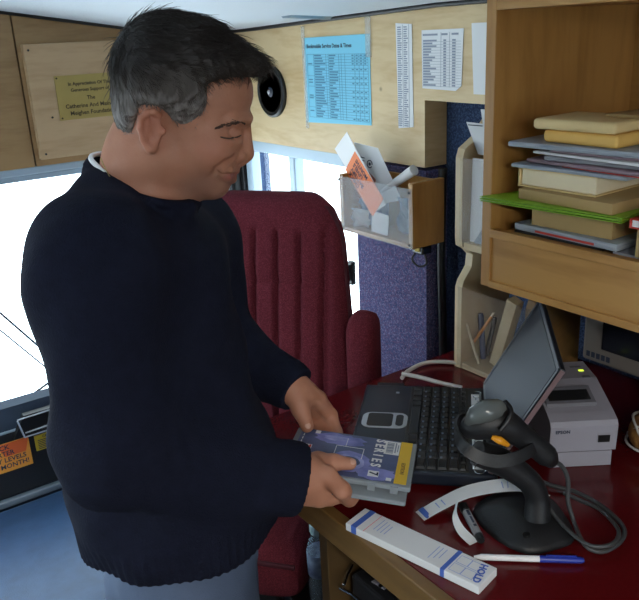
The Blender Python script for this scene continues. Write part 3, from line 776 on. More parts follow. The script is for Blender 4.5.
# ================================================================ DVD CASE
DC = Vector((.606, .820, 1.010)); DX = Vector((.6816, -.7259, -.0986)); DY = Vector((.7253, .6876, -.0489))
DM = frame3(DC, DX, y=DY)
dv = thing('disc_case', 'clear grey disc case with a blue printed cover held in both hands', 'disc case', (.606, .82, .985))
bm = BM(); box(bm, (-.097, -.0695, -.0085), (.097, .0675, -.0006), DM, .0025, 3); obj('case_lid', bm, 'case', dv)
D2 = DM @ Matrix.Translation((-.002, -.0675, -.009)) @ Matrix.Rotation(R(7), 4, 'X')
bm = BM(); box(bm, (-.022, -.020, -.0105), (.095, .040, -.003), D2, .0025, 3); obj('case_tray', bm, 'case', dv)
for x in (.035, .068):
    bm = BM(); box(bm, (x, -.072, -.013), (x+.012, -.060, -.002), DM, .001); obj('hinge_clip', bm, 'case', dv)
bm = BM(); box(bm, (-.088, -.064, -.0005), (.090, .064, 0), DM); cv = obj('cover', bm, 'cover_dk', dv, label='blue-grey printed cover of a film')
def dq(name, m, rects, z0=.0001, z1=.0004, **kw):
    bm = BM()
    for a in rects: box(bm, (a[0], a[1], z0), (a[2], a[3], z1), DM)
    return obj(name, bm, m, cv, **kw)
dq('yellow_band', 'yellow', [(.072, -.064, .090, .064)])
bm = BM()
def blob(cx, cy, rx, ry, mi=0, z=.0001, n=26, wob=.0, seed=0):
    rg = random.Random(seed)
    prism(bm, [(cx+rx*(1+wob*(rg.random()-.5))*math.cos(2*PI*k/n), cy+ry*(1+wob*(rg.random()-.5))*math.sin(2*PI*k/n)) for k in range(n)], DM @ Matrix.Translation((0, 0, z)), .0002)
blob(-.025, .043, .042, .018, wob=.35, seed=1); obj('cover_figure', bm, 'cover_blue', cv)
bm = BM(); blob(.0, -.02, .032, .030, wob=.12, seed=2); obj('cover_figure', bm, 'cover_blue', cv)
bm = BM(); blob(.045, -.045, .03, .018, wob=.3, seed=4); obj('cover_figure', bm, 'cover_blue', cv)
bm = BM(); blob(.0, -.022, .024, .022, z=.0003, wob=.1, seed=3); obj('cover_figure', bm, 'cover_pale', cv)
bm = BM(); blob(-.03, .045, .02, .008, z=.0003, wob=.3, seed=5); obj('cover_figure', bm, 'cover_pale', cv)
bm = BM(); blob(.0, -.022, .017, .015, z=.0006, wob=.1, seed=6); obj('cover_figure', bm, 'cover_dk', cv)
dq('viewfinder_lines', 'white', [(-.025, .022, .018, .0228), (.017, -.01, .018, .0228), (-.026, -.022, -.0252, .0228), (-.012, .022, -.0112, .05)], .0005, .0008)
dq('barcode_label', 'white', [(.048, .018, .0715, .060)], .0004, .0007)
dq('barcode_lines', 'ink_lt', [(.051+.0, .021+.0032*k, .062, .0225+.0032*k+.0008*(k % 3)) for k in range(11)] + [(.064, .024, .066, .056), (.068, .028, .0695, .05)], .0008, .0010)
TD = DM @ Matrix.Rotation(R(-90), 4, 'Z')
bm = BM()
for k, ch in enumerate('SERIES'): text_bm(bm, ch, DM @ Matrix.Translation((.040, .056-.0155*k, .0008)) @ Matrix.Rotation(R(-90), 4, 'Z'), .021, bold=.0006)
obj('title', bm, 'white', cv)
dq('title_box', 'white', [(.0325, -.0545, .0485, -.0385)], .0004, .0008)
bm = BM(); text_bm(bm, '7', DM @ Matrix.Translation((.0405, -.0465, .0011)) @ Matrix.Rotation(R(-90), 4, 'Z'), .018, bold=.0005); obj('title_number', bm, 'ink', cv)
dq('corner_tag', 'white', [(-.077, .0, -.063, .013)], .0004, .0007)
bm = BM(); text_bm(bm, 'T', DM @ Matrix.Translation((-.070, .0065, .0009)) @ Matrix.Rotation(R(-90), 4, 'Z'), .014, bold=.0008); obj('tag_letter', bm, 'red_dot', cv)
dq('spine_print', 'white', [(-.083, .05-.011*k, -.0815, .057-.011*k) for k in range(8)] + [(-.066, .052, -.058, .062), (.06, -.06, .068, -.052)], .0004, .0006)
bm = BM(); text_bm(bm, 'EDITION', DM @ Matrix.Translation((.081, -.02, .0007)) @ Matrix.Rotation(R(-90), 4, 'Z'), .0085); obj('band_text', bm, 'oak', cv)

# ================================================================ HOLD PAD, SLIPS, PENS
a, b, d = Vector((.578, .752, 0)), Vector((.627, .543, 0)), Vector((.537, .733, 0))
PX = (b-a).normalized(); PM = frame3(Vector((a.x, a.y, .951)), PX, z=(0, 0, 1)); PL = (b-a).length; PWd = (d-a).length
sg = 1 if PM.col[1].to_3d().dot(d-a) > 0 else -1
hp = thing('hold_slip_pad', 'white pad of long slips lettered HOLD at the desk edge', 'pad', tuple((a+b)/2+(d-a)/2+Vector((0, 0, .951))))
def pbox(bm, x0, x1, y0, y1, z0, z1, bev=0):
    y0, y1 = sorted((y0*sg, y1*sg)); return box(bm, (x0, y0, z0), (x1, y1, z1), PM, bev)
bm = BM(); pbox(bm, 0, PL, 0, PWd, 0, .012, .0008); obj('paper_stack', bm, 'paper', hp)
bm = BM(); pbox(bm, .010, .019, -.0003, PWd+.0003, .0005, .0124); obj('blue_band', bm, 'bluepr', hp)
bm = BM(); pbox(bm, PL*.735, PL*.735+.006, -.0003, PWd+.0003, .0005, .0124); obj('blue_band', bm, 'bluepr', hp)
bm = BM()
for k in range(4): pbox(bm, .04+.006*k, .041+.006*k, .006+.002*k, PWd-.012, .0121, .0123)
for k in range(3): pbox(bm, PL*.62+.006*k, PL*.62+.001+.006*k, .008, PWd-.008-.004*k, .0121, .0123)
for y0 in (.006, .024):
    for x0 in (PL*.775, PL*.855):
        for r_ in ((x0, x0+.017, y0, y0+.0006), (x0, x0+.017, y0+.015, y0+.0156), (x0, x0+.0006, y0, y0+.015), (x0+.0164, x0+.017, y0, y0+.015)): pbox(bm, *r_, .0121, .0123)
obj('form_lines', bm, 'bluepr_lt', hp)
bm = BM(); pbox(bm, .031, .0318, .0, PWd, .0121, .0124); obj('red_line', bm, mat('pink rule', (226, 130, 140), .6), hp)
bm = BM(); text_bm(bm, 'HOLD', frame3(PM @ Vector((PL*.945, sg*PWd/2, .0126)), (d-a), z=(0, 0, 1)), .0135, bold=.0004); obj('lettering', bm, 'bluepr', hp)

def ribbon(bm, pts, wvec, t, sm=8):
    q = smooth_path(pts, sm); rings = []
    for i, p in enumerate(q):
        tg = (q[min(i+1, len(q)-1)]-q[max(i-1, 0)]).normalized(); wv = Vector(wvec[0]).lerp(Vector(wvec[1]), i/(len(q)-1)); wv = (wv-tg*wv.dot(tg)); n = tg.cross(wv).normalized()
        rings.append([p-wv/2, p+wv/2, p+wv/2+n*t, p-wv/2+n*t])
    loft(bm, rings); return bm
WV = ((.018, .024, 0), (.020, .022, .004))
sl = thing('paper_slip', 'long white slip with a blue end arching over the desk behind the scanner stand', 'slip', (.70, .68, .951))
RP = [Vector((0.636, 0.698, 0.952)), Vector((0.668, 0.69, 0.962)), Vector((0.707, 0.678, 0.972)), Vector((0.742, 0.661, 0.976)), Vector((0.767, 0.641, 0.979)), Vector((0.772, 0.617, 0.984)), Vector((0.77, 0.583, 0.984))]
bm = BM(); ribbon(bm, RP, WV, .0006); obj('slip_paper', bm, 'paper', sl, 60)
q = smooth_path(RP, 8)
bm = BM(); ribbon(bm, [p+Vector((0, 0, .0009)) for p in q[1:4]], WV, .0004, 2); obj('blue_band', bm, 'bluepr', sl, 60)
bm = BM(); ribbon(bm, [p+Vector((0, 0, .0009)) for p in q[39:41]], WV, .0004, 2); obj('blue_band', bm, 'bluepr', sl, 60)
bm = BM(); WN = ((.009, .012, 0), (.010, .012, .002))
for i in (7, 9, 28, 30): ribbon(bm, [q[i]+Vector((0, 0, .0009)), q[i].lerp(q[i+1], .35)+Vector((0, 0, .0009))], WN, .0003, 2)
obj('print_line', bm, 'bluepr_lt', sl)
bm = BM(); ribbon(bm, [Vector((0.682, 0.669, 0.972)), Vector((0.662, 0.653, 0.966)), Vector((0.652, 0.632, 0.959)), Vector((0.651, 0.606, 0.952))], ((.014, .006, .010), (.016, .008, .001)), .0006)
tag(obj('paper_slip', bm, 'paper', smooth=60), 'short curled white slip end standing behind the grey marker', 'slip')

mk = thing('marker_pen', 'grey felt marker with a black cap lying by the scanner base', 'marker', (.68, .64, .951))
a, b = Vector((0.696, 0.671, 0.958)), Vector((0.657, 0.598, 0.958)); t = (b-a)
bm = BM(); cyl(bm, a+t*.18, a+t*.86, .0060, 16); obj('barrel', bm, 'grey_pl', mk, 50)
bm = BM(); cyl(bm, a, a+t*.2, .0064, 16); tube(bm, [a+t*.02+Vector((.004, 0, .005)), a+t*.18+Vector((.004, 0, .005))], .0014, 6); obj('cap', bm, 'black', mk, 50)
bm = BM(); tube(bm, [a+t*.85, a+t*.95, a+t], [.0060, .0058, .0045], 14); obj('end_plug', bm, 'black', mk, 50)
bm = BM(); mm = frame3(a+t*.45+Vector((0, 0, .0061)), t, z=(0, 0, 1)); lines_bm(bm, mm, [(-.018, -.002, -.006, .002), (-.003, -.0015, .012, .0015), (.015, -.002, .02, .002)]); obj('print_mark', bm, 'ink', mk)
pn = thing('ballpoint_pen', 'white ballpoint pen with a blue cap in front of the scanner', 'pen', (.68, .53, .951))
a, b = Vector((0.627, 0.583, 0.956)), Vector((0.732, 0.489, 0.956)); t = b-a
bm = BM(); tube(bm, [a, a+t*.04, a+t*.07, a+t*.62], [.0016, .003, .0042, .0042], 14); obj('barrel', bm, 'white', pn, 50)
bm = BM(); tube(bm, [a+t*.60, a+t*.97, a+t], [.0048, .0044, .003], 14); tube(bm, [a+t*.66+Vector((0, 0, .0055)), a+t*.93+Vector((0, 0, .0055))], .0013, 6); obj('cap', bm, 'pen_blue', pn, 50)

# ================================================================ SCANNER STAND AND SCANNER
ss = thing('scanner_stand', 'black scanner stand with a curved neck and leaf shaped foot', 'stand', (.735, .59, .951))
out = [(0.698, 0.653, 0.951), (0.72, 0.664, 0.951), (0.758, 0.663, 0.951), (0.795, 0.646, 0.951), (0.811, 0.609, 0.951), (0.791, 0.562, 0.951), (0.761, 0.526, 0.951), (0.727, 0.529, 0.951), (0.692, 0.544, 0.951), (0.681, 0.577, 0.951), (0.685, 0.619, 0.951)]
out = [Vector(p) for p in out]; cc = sum(out, Vector())/len(out)
oo = smooth_path(out+[out[0]], 4)[:-1]
rings = []
for s, z in ((1, .0), (1, .005), (.95, .009), (.75, .016), (.45, .022), (.2, .024)):
    rings.append([Vector((cc.x+(p.x-cc.x)*s, cc.y+(p.y-cc.y)*s, .951+z)) for p in oo])
bm = BM(); loft(bm, rings); bmesh.ops.recalc_face_normals(bm, faces=bm.faces); obj('foot', bm, 'black_soft', ss, 50)
bm = BM(); p = Vector((0.704, 0.561, 0.966)); cyl(bm, p+Vector((0, 0, -.004)), p+Vector((0, 0, .003)), .005, 14); obj('screw_cap', bm, 'black', ss, 50)
nk = [(0.7393, 0.5721, 0.972), (0.7421, 0.5762, 1.001), (0.7331, 0.5825, 1.027), (0.7105, 0.5955, 1.052), (0.689, 0.6066, 1.069), (0.6647, 0.6172, 1.083)]
bm = BM(); tube(bm, nk, [.0185, .0165, .0165, .018, .019, .017], 16, sm=5, up=(.8, -.55, 0)); obj('neck', bm, 'black_soft', ss, 60)
# open cradle: a band looping under the scanner
def band(bm, pts, h, t, axis):
    q = smooth_path(pts, 6); rings = []; ax = Vector(axis).normalized()
    for i, p in enumerate(q):
        tg = (q[min(i+1, len(q)-1)]-q[max(i-1, 0)]).normalized(); n = tg.cross(ax).normalized(); a2 = n.cross(tg).normalized()
        rings.append([p-a2*h/2-n*t/2, p+a2*h/2-n*t/2, p+a2*h/2+n*t/2, p-a2*h/2+n*t/2])
    loft(bm, rings); return bm
bm = BM()
band(bm, [(0.6809, 0.6461, 1.116), (0.6596, 0.645, 1.121), (0.638, 0.6295, 1.119), (0.6297, 0.6085, 1.111), (0.638, 0.5907, 1.1), (0.6578, 0.5771, 1.092), (0.684, 0.5676, 1.091), (0.7151, 0.5669, 1.093), (0.7372, 0.5796, 1.091), (0.7444, 0.599, 1.094), (0.7261, 0.6236, 1.108)], .016, .004, (.30, .35, .9))
obj('cradle_band', bm, 'black_soft', ss, 50)
SC = thing('barcode_scanner', 'black handheld barcode scanner resting in its stand with a grey glossy top', 'scanner', (.69, .62, 1.03))
b0 = .885
bm = BM()
tube(bm, [(0.6491, 0.628, 1.113), (0.6565, 0.6229, 1.12), (0.6697, 0.6138, 1.126), (0.6867, 0.6033, 1.127), (0.6991, 0.5948, 1.119), (0.7143, 0.5869, 1.105), (0.7311, 0.5778, 1.088), (0.7479, 0.5687, 1.069), (0.7558, 0.5644, 1.057)], [.008, .0165, .0215, .0235, .0205, .0165, .0155, .0155, .009], 20, sm=4, up=(.3, -.2, .9)); obj('body', bm, 'black_soft', SC, 70)
bm = BM(); tube(bm, [(0.6425, 0.6167, 1.135), (0.6493, 0.6072, 1.148), (0.6617, 0.5987, 1.154), (0.6772, 0.5929, 1.155), (0.6857, 0.5895, 1.152)], [.004, .0125, .0150, .0120, .004], 18, sm=4, up=(.3, -.2, .9)); obj('top_window', bm, mat('smoked grey gloss', (92, 98, 98), .16), SC, 70)
bm = BM(); tube(bm, [(0.6644, 0.592, 1.118), (0.6715, 0.5847, 1.114), (0.6837, 0.5812, 1.104)], [.003, .0055, .003], 10, sm=4); obj('trigger', bm, 'amber', SC, 60)
bm = BM(); tube(bm, [(0.6936, 0.5974, 1.157), (0.6884, 0.5828, 1.153), (0.6798, 0.579, 1.143), (0.6684, 0.5819, 1.131)], .0035, 8, sm=4); obj('face_rim', bm, 'black', SC, 60)
bm = BM(); tube(bm, [(0.7542, 0.5655, 1.06), (0.7722, 0.5617, 1.047), (0.7804, 0.556, 1.024), (0.7776, 0.5519, 0.995), (0.7777, 0.5397, 0.966), (0.753, 0.509, 0.966), (0.756, 0.497, 0.957), (0.77, 0.484, 0.955), (0.807, 0.484, 0.955), (0.836, 0.503, 0.955), (0.853, 0.551, 0.955), (0.853, 0.594, 0.955), (0.835, 0.63, 0.958), (0.828, 0.678, 0.962)], .0032, 8, sm=6)
obj('cable', bm, 'cable_g', SC, 60)
bm = BM(); tube(bm, [(0.76, 0.57, 0.982), (0.757, 0.55, 0.973), (0.748, 0.518, 0.971), (0.748, 0.49, 0.97), (0.772, 0.476, 0.97), (0.806, 0.49, 0.968), (0.829, 0.534, 0.966), (0.825, 0.57, 0.967), (0.82, 0.59, 0.969)], .0030, 8, sm=6)
tag(obj('loose_cable', bm, 'cable_g', smooth=60), 'second loop of grey cable lying right of the scanner foot', 'cable')

# ================================================================ RECEIPT PRINTER
pr = thing('receipt_printer', 'grey-beige receipt printer behind the scanner under the cabinet', 'printer', (.97, .72, .951))
PR = frame3(Vector((.964, .604, .951)), (-.8246, .5657, 0), z=(0, 0, 1))   # x to its left, y = toward viewer or away
ys = 1 if PR.col[1].to_3d().dot(Vector((.5657, .8246, 0))) > 0 else -1
def pxx(prof, x0, x1, bm):
    """profile of (depth, height) extruded across the width"""
    mt = PR @ Matrix(((0, 0, 1, x0), (ys, 0, 0, 0), (0, 1, 0, 0), (0, 0, 0, 1)))
    prism(bm, prof, mt, x1-x0); return bm
W_ = .105
bm = BM(); pxx([(0, .030), (.008, .026), (.165, .026), (.170, .10), (.165, .108), (.10, .108), (.02, .088), (.002, .082), (-.003, .075)], 0, W_, bm); obj('cover', bm, 'printer', pr)
bm = BM(); pxx([(.004, .0), (.17, .0), (.17, .026), (.004, .026)], .004, W_-.004, bm); obj('base', bm, 'printer', pr)
bm = BM(); pxx([(.032, .0895), (.036, .096), (.075, .1065), (.078, .101)], .022, W_-.004, bm); sl_ = obj('paper_slot', bm, 'printer_dk', pr)
bm = BM(); pxx([(.04, .0965), (.044, .0985), (.066, .1045), (.066, .1035)], .028, W_-.010, bm); obj('slot_mouth', bm, 'black_soft', sl_)
bm = BM(); pxx([(-.0022, .046), (-.0036, .046), (-.0046, .058), (-.0032, .058)], .012, .030, bm); obj('power_window', bm, 'black', pr)
bm = BM(); text_bm(bm, 'EPSON', frame3(PR @ Vector((W_-.019, ys*-.0034, .0665)), (.8246, -.5657, 0), y=(0, 0, 1)), .0075, bold=.0002); obj('maker_mark', bm, 'ink', pr)
bm = BM()
pxx([(.125, .1081), (.130, .1081), (.130, .1092), (.125, .1092)], .012, .020, bm); obj('status_light', bm, 'led', pr)
bm = BM(); pxx([(.098, .1078), (.106, .1081), (.106, .1095), (.098, .109)], .010, .022, bm); pxx([(.14, .1081), (.146, .1081), (.146, .1088), (.14, .1088)], .012, .03, bm); obj('button', bm, 'printer_dk', pr)

# ================================================================ MONITOR UNDER THE CABINET
mo = thing('small_monitor', 'grey framed monitor with a dark screen in the shadow under the cabinet', 'monitor', (1.14, .60, .951))
bm = BM(); box(bm, (1.088, .40, 1.048), (1.15, .765, 1.228), bev=.006); obj('housing', bm, 'monitor', mo)
bm = BM(); box(bm, (1.0855, .43, 1.078), (1.0882, .725, 1.21), bev=.001); obj('screen', bm, 'monitor_scr', mo)
bm = BM(); box(bm, (1.115, .55, .965), (1.14, .62, 1.048)); obj('neck', bm, 'monitor', mo)
bm = BM(); box(bm, (1.112, .50, .951), (1.19, .67, .966), bev=.004); obj('foot', bm, 'monitor', mo)
bm = BM()
for k in range(5): box(bm, (1.0872, .748-.010*k, 1.057), (1.0881, .755-.010*k, 1.067))
obj('maker_mark', bm, 'ink', mo)

# ================================================================ TWINE AND CABLES
tw = thing('twine_ball', 'tan ball wound with a pale cord at the right edge of the desk', 'ball', (1.05, .585, .951))
bm = BM(); bmesh.ops.create_uvsphere(bm, u_segments=28, v_segments=18, radius=1)
for v in bm.verts: v.co = Vector((1.052+.052*v.co.x, .585+.045*v.co.y, .951+.036+.036*v.co.z))
obj('ball', bm, 'straw', tw, 80)
bm = BM()
for k, (tx, ty) in enumerate(((.5, .2), (.2, .7), (-.3, .4))):
    mt = Matrix.Translation((1.052, .585, .987)) @ Euler((tx, ty, k)).to_matrix().to_4x4()
    tube(bm, [mt @ Vector((.053*math.cos(a), .046*math.sin(a), .004*math.sin(3*a))) for a in [2*PI*i/30 for i in range(31)]], .0022, 6)
obj('cord', bm, 'cable_w', tw, 60)
bm = BM(); tube(bm, [(0.919, 1.06, 0.956), (0.951, 1.077, 0.956), (1.002, 1.082, 0.957), (1.042, 1.054, 0.957), (1.061, 1.01, 0.957), (1.066, 0.954, 0.957)], .0042, 10, sm=6)
tag(obj('white_cable', bm, 'cable_w', smooth=60), 'off-white cable curving across the red desk behind the laptop', 'cable')
bm = BM(); tube(bm, [(0.919, 1.059, 0.966), (0.933, 1.028, 0.966), (0.947, 0.979, 0.966), (0.963, 0.936, 0.966)], .0042, 10, sm=6)
tag(obj('white_cable', bm, 'cable_w', smooth=60), 'second off-white cable close along the far edge of the laptop', 'cable')

# ================================================================ WALL ORGANISER
wo = thing('wall_organizer', 'pale wooden two-pocket organiser with clear fronts left of the cabinet', 'organiser', (1.12, .95, .951))
prof = [(1.19, .951), (1.048, .951), (1.048, 1.125), (1.054, 1.14), (1.075, 1.165), (1.078, 1.19), (1.064, 1.203), (1.048, 1.213), (1.046, 1.23), (1.046, 1.385), (1.052, 1.402), (1.085, 1.42), (1.12, 1.455), (1.19, 1.456)]
def sidebd(y0, y1):
    bm = BM(); prism(bm, prof, Matrix(((1, 0, 0, 0), (0, 0, 1, y0), (0, 1, 0, 0), (0, 0, 0, 1))), y1-y0); return bm
obj('side_panel', sidebd(1.024, 1.042), 'pale_wood', wo); obj('side_panel', sidebd(.845, .862), 'oak', wo)
bm = BM(); box(bm, (1.178, .863, 1.19), (1.19, 1.023, 1.45)); obj('back_panel', bm, 'maple', wo)
bm = BM(); box(bm, (1.05, .863, 1.206), (1.177, 1.023, 1.222), bev=.002); obj('pocket_floor', bm, 'pale_wood', wo)
bm = BM(); box(bm, (1.05, .863, .951), (1.177, 1.023, .963), bev=.001); obj('pocket_floor', bm, 'pale_wood', wo)
bm = BM(); box(bm, (1.0455, .855, 1.222), (1.0475, 1.03, 1.385)); obj('clear_front', bm, 'acrylic_dk', wo)
bm = BM(); box(bm, (1.0455, .850, .958), (1.0475, 1.032, 1.128)); obj('clear_front', bm, 'acrylic_dk', wo)
G2 = 'papers in the upper organiser pocket'
card('form_sheet', 'white sheet filling the upper clear organiser pocket', [(1.060, 1.015, 1.2235), (1.060, .875, 1.2235), (1.064, .875, 1.385), (1.064, 1.015, 1.385)], .0008, 'paper', 'paper', G2)
f = card('form_sheet', 'white printed sheet leaning out of the upper organiser pocket', [(1.078, 1.015, 1.39), (1.078, .875, 1.385), (1.072, .88, 1.445), (1.066, 1.035, 1.450)], .0008, 'paper', 'paper', G2)
bm = BM()
for k, (y0, y1) in enumerate(((1.03, .995), (.985, .93), (.975, .95), (.985, .935), (.97, .94))): box(bm, (1.0655+.0015*k-.0005, y1, 1.444-.011*k), (1.067+.0015*k, y0, 1.4455-.011*k))
obj('print_line', bm, 'ink', f)
card('form_sheet', 'plain white sheet standing behind the printed one in the organiser', [(1.095, 1.01, 1.40), (1.095, .88, 1.40), (1.092, .88, 1.472), (1.086, 1.018, 1.472)], .0008, 'paper', 'paper', G2)
card('form_sheet', 'grey folded sheet low in the upper organiser pocket', [(1.0545, 1.0, 1.2235), (1.0545, .88, 1.2235), (1.0575, .90, 1.27), (1.0575, .975, 1.262)], .0008, 'mag3', 'paper', G2)
G3 = 'pens in the lower organiser pocket'
def stick(name, label, a, b, r, m, tip=None, cat='pen'):
    a, b = Vector(a), Vector(b); a.z = max(a.z, .9655)
    t = thing(name, label, cat, (a.x, a.y, .963), 0, G3)
    bm = BM(); cyl(bm, a, b, r, 10); obj('barrel', bm, m, t, 50)
    bm = BM(); cyl(bm, b, b+(b-a).normalized()*.010, r*1.05, 10, r*.8); obj('end_cap', bm, tip or m, t, 50)
stick('pencil', 'pale bare pencil leaning left in the pen pocket', (1.066, 0.99, 0.967), (1.066, 1.028, 1.052), .0032, 'pale_pencil', 'white', 'pencil')
stick('pencil', 'orange pencil leaning right in the pen pocket', (1.082, 1.044, 0.939), (1.082, 0.973, 1.072), .0032, 'pencil', 'pale_pencil', 'pencil')
stick('felt_pen', 'thick dark blue pen in the middle of the pen pocket', (1.095, 1.005, 0.939), (1.095, 1.014, 1.053), .0062, 'bluepen')
stick('felt_pen', 'grey-blue pen at the left of the pen pocket', (1.112, 1.043, 0.921), (1.112, 1.058, 1.052), .0048, 'greypen')
stick('felt_pen', 'slim grey pen behind the thick blue pen', (1.128, 1.046, 0.905), (1.128, 1.054, 1.056), .0042, 'greypen')
stick('felt_pen', 'black pen slanting beside the wooden block in the pocket', (1.112, 1.012, 0.927), (1.112, 0.994, 1.046), .0048, 'black_soft')
bm = BM()
a, b = Vector((1.075, 0.96, 0.974)), Vector((1.062, 0.908, 1.118)); a.z = .9655
box(bm, (0, -.012, -.011), ((b-a).length, .012, .011), frame3(a+Vector((.012, 0, .006)), b-a, y=(0, -1, 0)), .001)
tag(obj('wood_block', bm, 'pale_wood'), 'pale squared wooden stick leaning in the pen pocket', 'wood block')

# ================================================================ WATER BOTTLE
bt = thing('water_bottle', 'clear water bottle with a pale cap between the seat and desk', 'bottle', (0.6695, 1.02, 0.566))
top = Vector((0.6703, 1.02, 0.748)); mx = Matrix.Translation((top.x, top.y, top.z-.175))
bm = BM(); lathe(bm, [(0, 0), (.022, 0), (.025, .006), (.025, .05), (.0235, .055), (.025, .06), (.025, .115), (.020, .135), (.0135, .148), (.0135, .153), (0, .153)], mx, 24); obj('bottle_body', bm, 'bottle', bt, 50)
bm = BM(); lathe(bm, [(0, .153), (.0165, .153), (.017, .156), (.017, .170), (.015, .174), (0, .1745)], mx, 24)
for k in range(12):
    a = 2*PI*k/12; cyl(bm, mx @ Vector((.0168*math.cos(a), .0168*math.sin(a), .155)), mx @ Vector((.0168*math.cos(a), .0168*math.sin(a), .171)), .0012, 6)
obj('cap', bm, 'bottle_cap', bt, 50)
bm = BM(); lathe(bm, [(.0252, .062), (.0256, .064), (.0256, .11), (.0252, .112)], mx, 24); obj('label_wrap', bm, 'bluepaper', bt, 50)
BOTTLE_Z = top.z-.175

# ================================================================ DRIVER SEAT
a34 = R(34.45); RV = Vector((math.cos(a34), -math.sin(a34), 0)); DV = Vector((math.sin(a34), math.cos(a34), 0))
SO = RV*-.172 + DV*1.585
FW = (-DV*.95 - RV*.31).normalized(); SW = Vector((-FW.y, FW.x, 0)).normalized()   # SW: to the right in the picture
if SW.dot(RV) < 0: SW = -SW
rz = math.atan2(SW.y, SW.x)
se = thing('driver_seat', 'maroon cloth driver seat with a tall pleated back behind the desk end', 'seat', (SO.x, SO.y, 0), rz)
def sp_(s, f, z): return SO + SW*s + FW*f + Vector((0, 0, z))
def back_w(v):     # half width up the back
    return .274-.066*v - (.045*max(0, (v-.82)/.18)**2.2)
def seat_back():
    bm = BM(); rings = []; NV = 60
    Hh = .632
    for j in range(NV+1):
        v = j/NV; z = .66+Hh*v
        hw = back_w(v); edge = 1.0
        if v > .93: edge = math.sqrt(max(0.0, 1-((v-.93)/.07)**2))
        th = .062*(.35+.65*edge) ; hw2 = hw*(.93+.07*edge)
        lean = -.11*v
        N = 110; ring = []
        for k in range(N+1):
            s = -1+2*k/N; x = s*hw2
            f = th*(1-abs(s)**6)**.5
            pl = 0
            if abs(x) < .184 and v < .90:
                ph = ((x+.182)/.052) % 1.0
                pl = -.014*math.exp(-((min(ph, 1-ph))/.10)**2)+.003
                pl += -.008*math.exp(-((v-.72)/.012)**2)
            elif abs(abs(x)-.197) < .02: pl = -.008*math.exp(-((abs(x)-.19)/.008)**2)
            if .88 < v < .925: pl += -.004*math.exp(-((v-.90)/.010)**2)
            bulge = .012*max(0, abs(s)-.75)/.25*(1 if v < .92 else 0)
            ring.append(sp_(x, f+pl+bulge*(1-abs(s)**6)**.5+lean, z))
        for k in range(1, 20):
            s = 1-2*k/20; ring.append(sp_(s*hw2, -th*.9*(1-abs(s)**6)**.5+lean, z))
        rings.append(ring)
    loft(bm, rings); bmesh.ops.recalc_face_normals(bm, faces=bm.faces); return bm
obj('backrest', seat_back(), 'maroon', se, 50)
bm = BM(); pts = []
for j in range(0, 41):
    v = j/40*.955; hw = back_w(v)*(.93+.07*(1 if v < .93 else math.sqrt(max(0, 1-((v-.93)/.07)**2)))); pts.append((hw*.985, .018-.11*v, .66+.632*v))
pts2 = [(-p[0], p[1], p[2]) for p in reversed(pts)]
top_ = [(pts[-1][0]*k/6, .022-.11*.985, .66+.632*(.985-.02*(abs(k)/6)**3)) for k in (5, 3, 0, -3, -5)]
tube(bm, [sp_(*p) for p in pts+top_+pts2], .0045, 8); obj('piping', bm, 'maroon_dark', se, 60)
def cush():
    bm = BM(); rings = []
    for j in range(25):
        t = j/24; f = .02+.31*t
        e = 1-max(0, (t-.8)/.2)**3*.5
        ring = []
        for k in range(40):
            a = 2*PI*k/40; c, s = math.cos(a), math.sin(a)
            x = .235*(abs(c)**.35)*(1 if c > 0 else -1)*(1-.08*t)
            z = .62+.072*(abs(s)**.55)*(1 if s > 0 else -1)*e
            if s > 0 and abs(x) < .19: z += -.006*math.exp(-((((x+.19)/.0475) % 1.0-.5)/.12)**2)
            ring.append(sp_(x, f, z))
        rings.append(ring)
    loft(bm, rings); bmesh.ops.recalc_face_normals(bm, faces=bm.faces); return bm
obj('seat_cushion', cush(), 'maroon', se, 50)
bm = BM(); tube(bm, [sp_(x, .333-.004*abs(x)/.2, .655) for x in (-.21, -.1, 0, .1, .21)], .005, 8, sm=3); obj('piping', bm, 'maroon_dark', se, 60)
for s_ in (1, -1):
    bm = BM(); rings = []; x0 = s_*.266
    for j in range(25):                                       # folded up arm: a rounded upright pad beside the back
        t = j/24; z = .70+.352*t; e = 1 if t < .86 else math.sqrt(max(.02, 1-((t-.86)/.14)**2))
        rings.append([sp_(x0+.033*e**.5*(abs(math.cos(a))**.6)*(1 if math.cos(a) > 0 else -1), -.035+.052*e*(abs(math.sin(a))**.6)*(1 if math.sin(a) > 0 else -1), z) for a in [2*PI*k/24 for k in range(24)]])
    loft(bm, rings); bmesh.ops.recalc_face_normals(bm, faces=bm.faces); obj('armrest', bm, 'maroon', se, 50)
bm = BM(); box(bm, (top.x-.05, top.y-.05, BOTTLE_Z-.022), (top.x+.04, top.y+.07, BOTTLE_Z-.0005), bev=.003); obj('side_ledge', bm, 'black', se)
MS = Matrix.Translation(SO) @ Matrix.Rotation(rz, 4, 'Z')
bm = BM(); box(bm, (-.10, -.20, .20), (.12, .04, .56), MS, .01); obj('pedestal', bm, 'black', se)
bm = BM(); box(bm, (-.12, -.20, 0), (.14, .05, .20), MS, .01); obj('floor_box', bm, 'black', se)
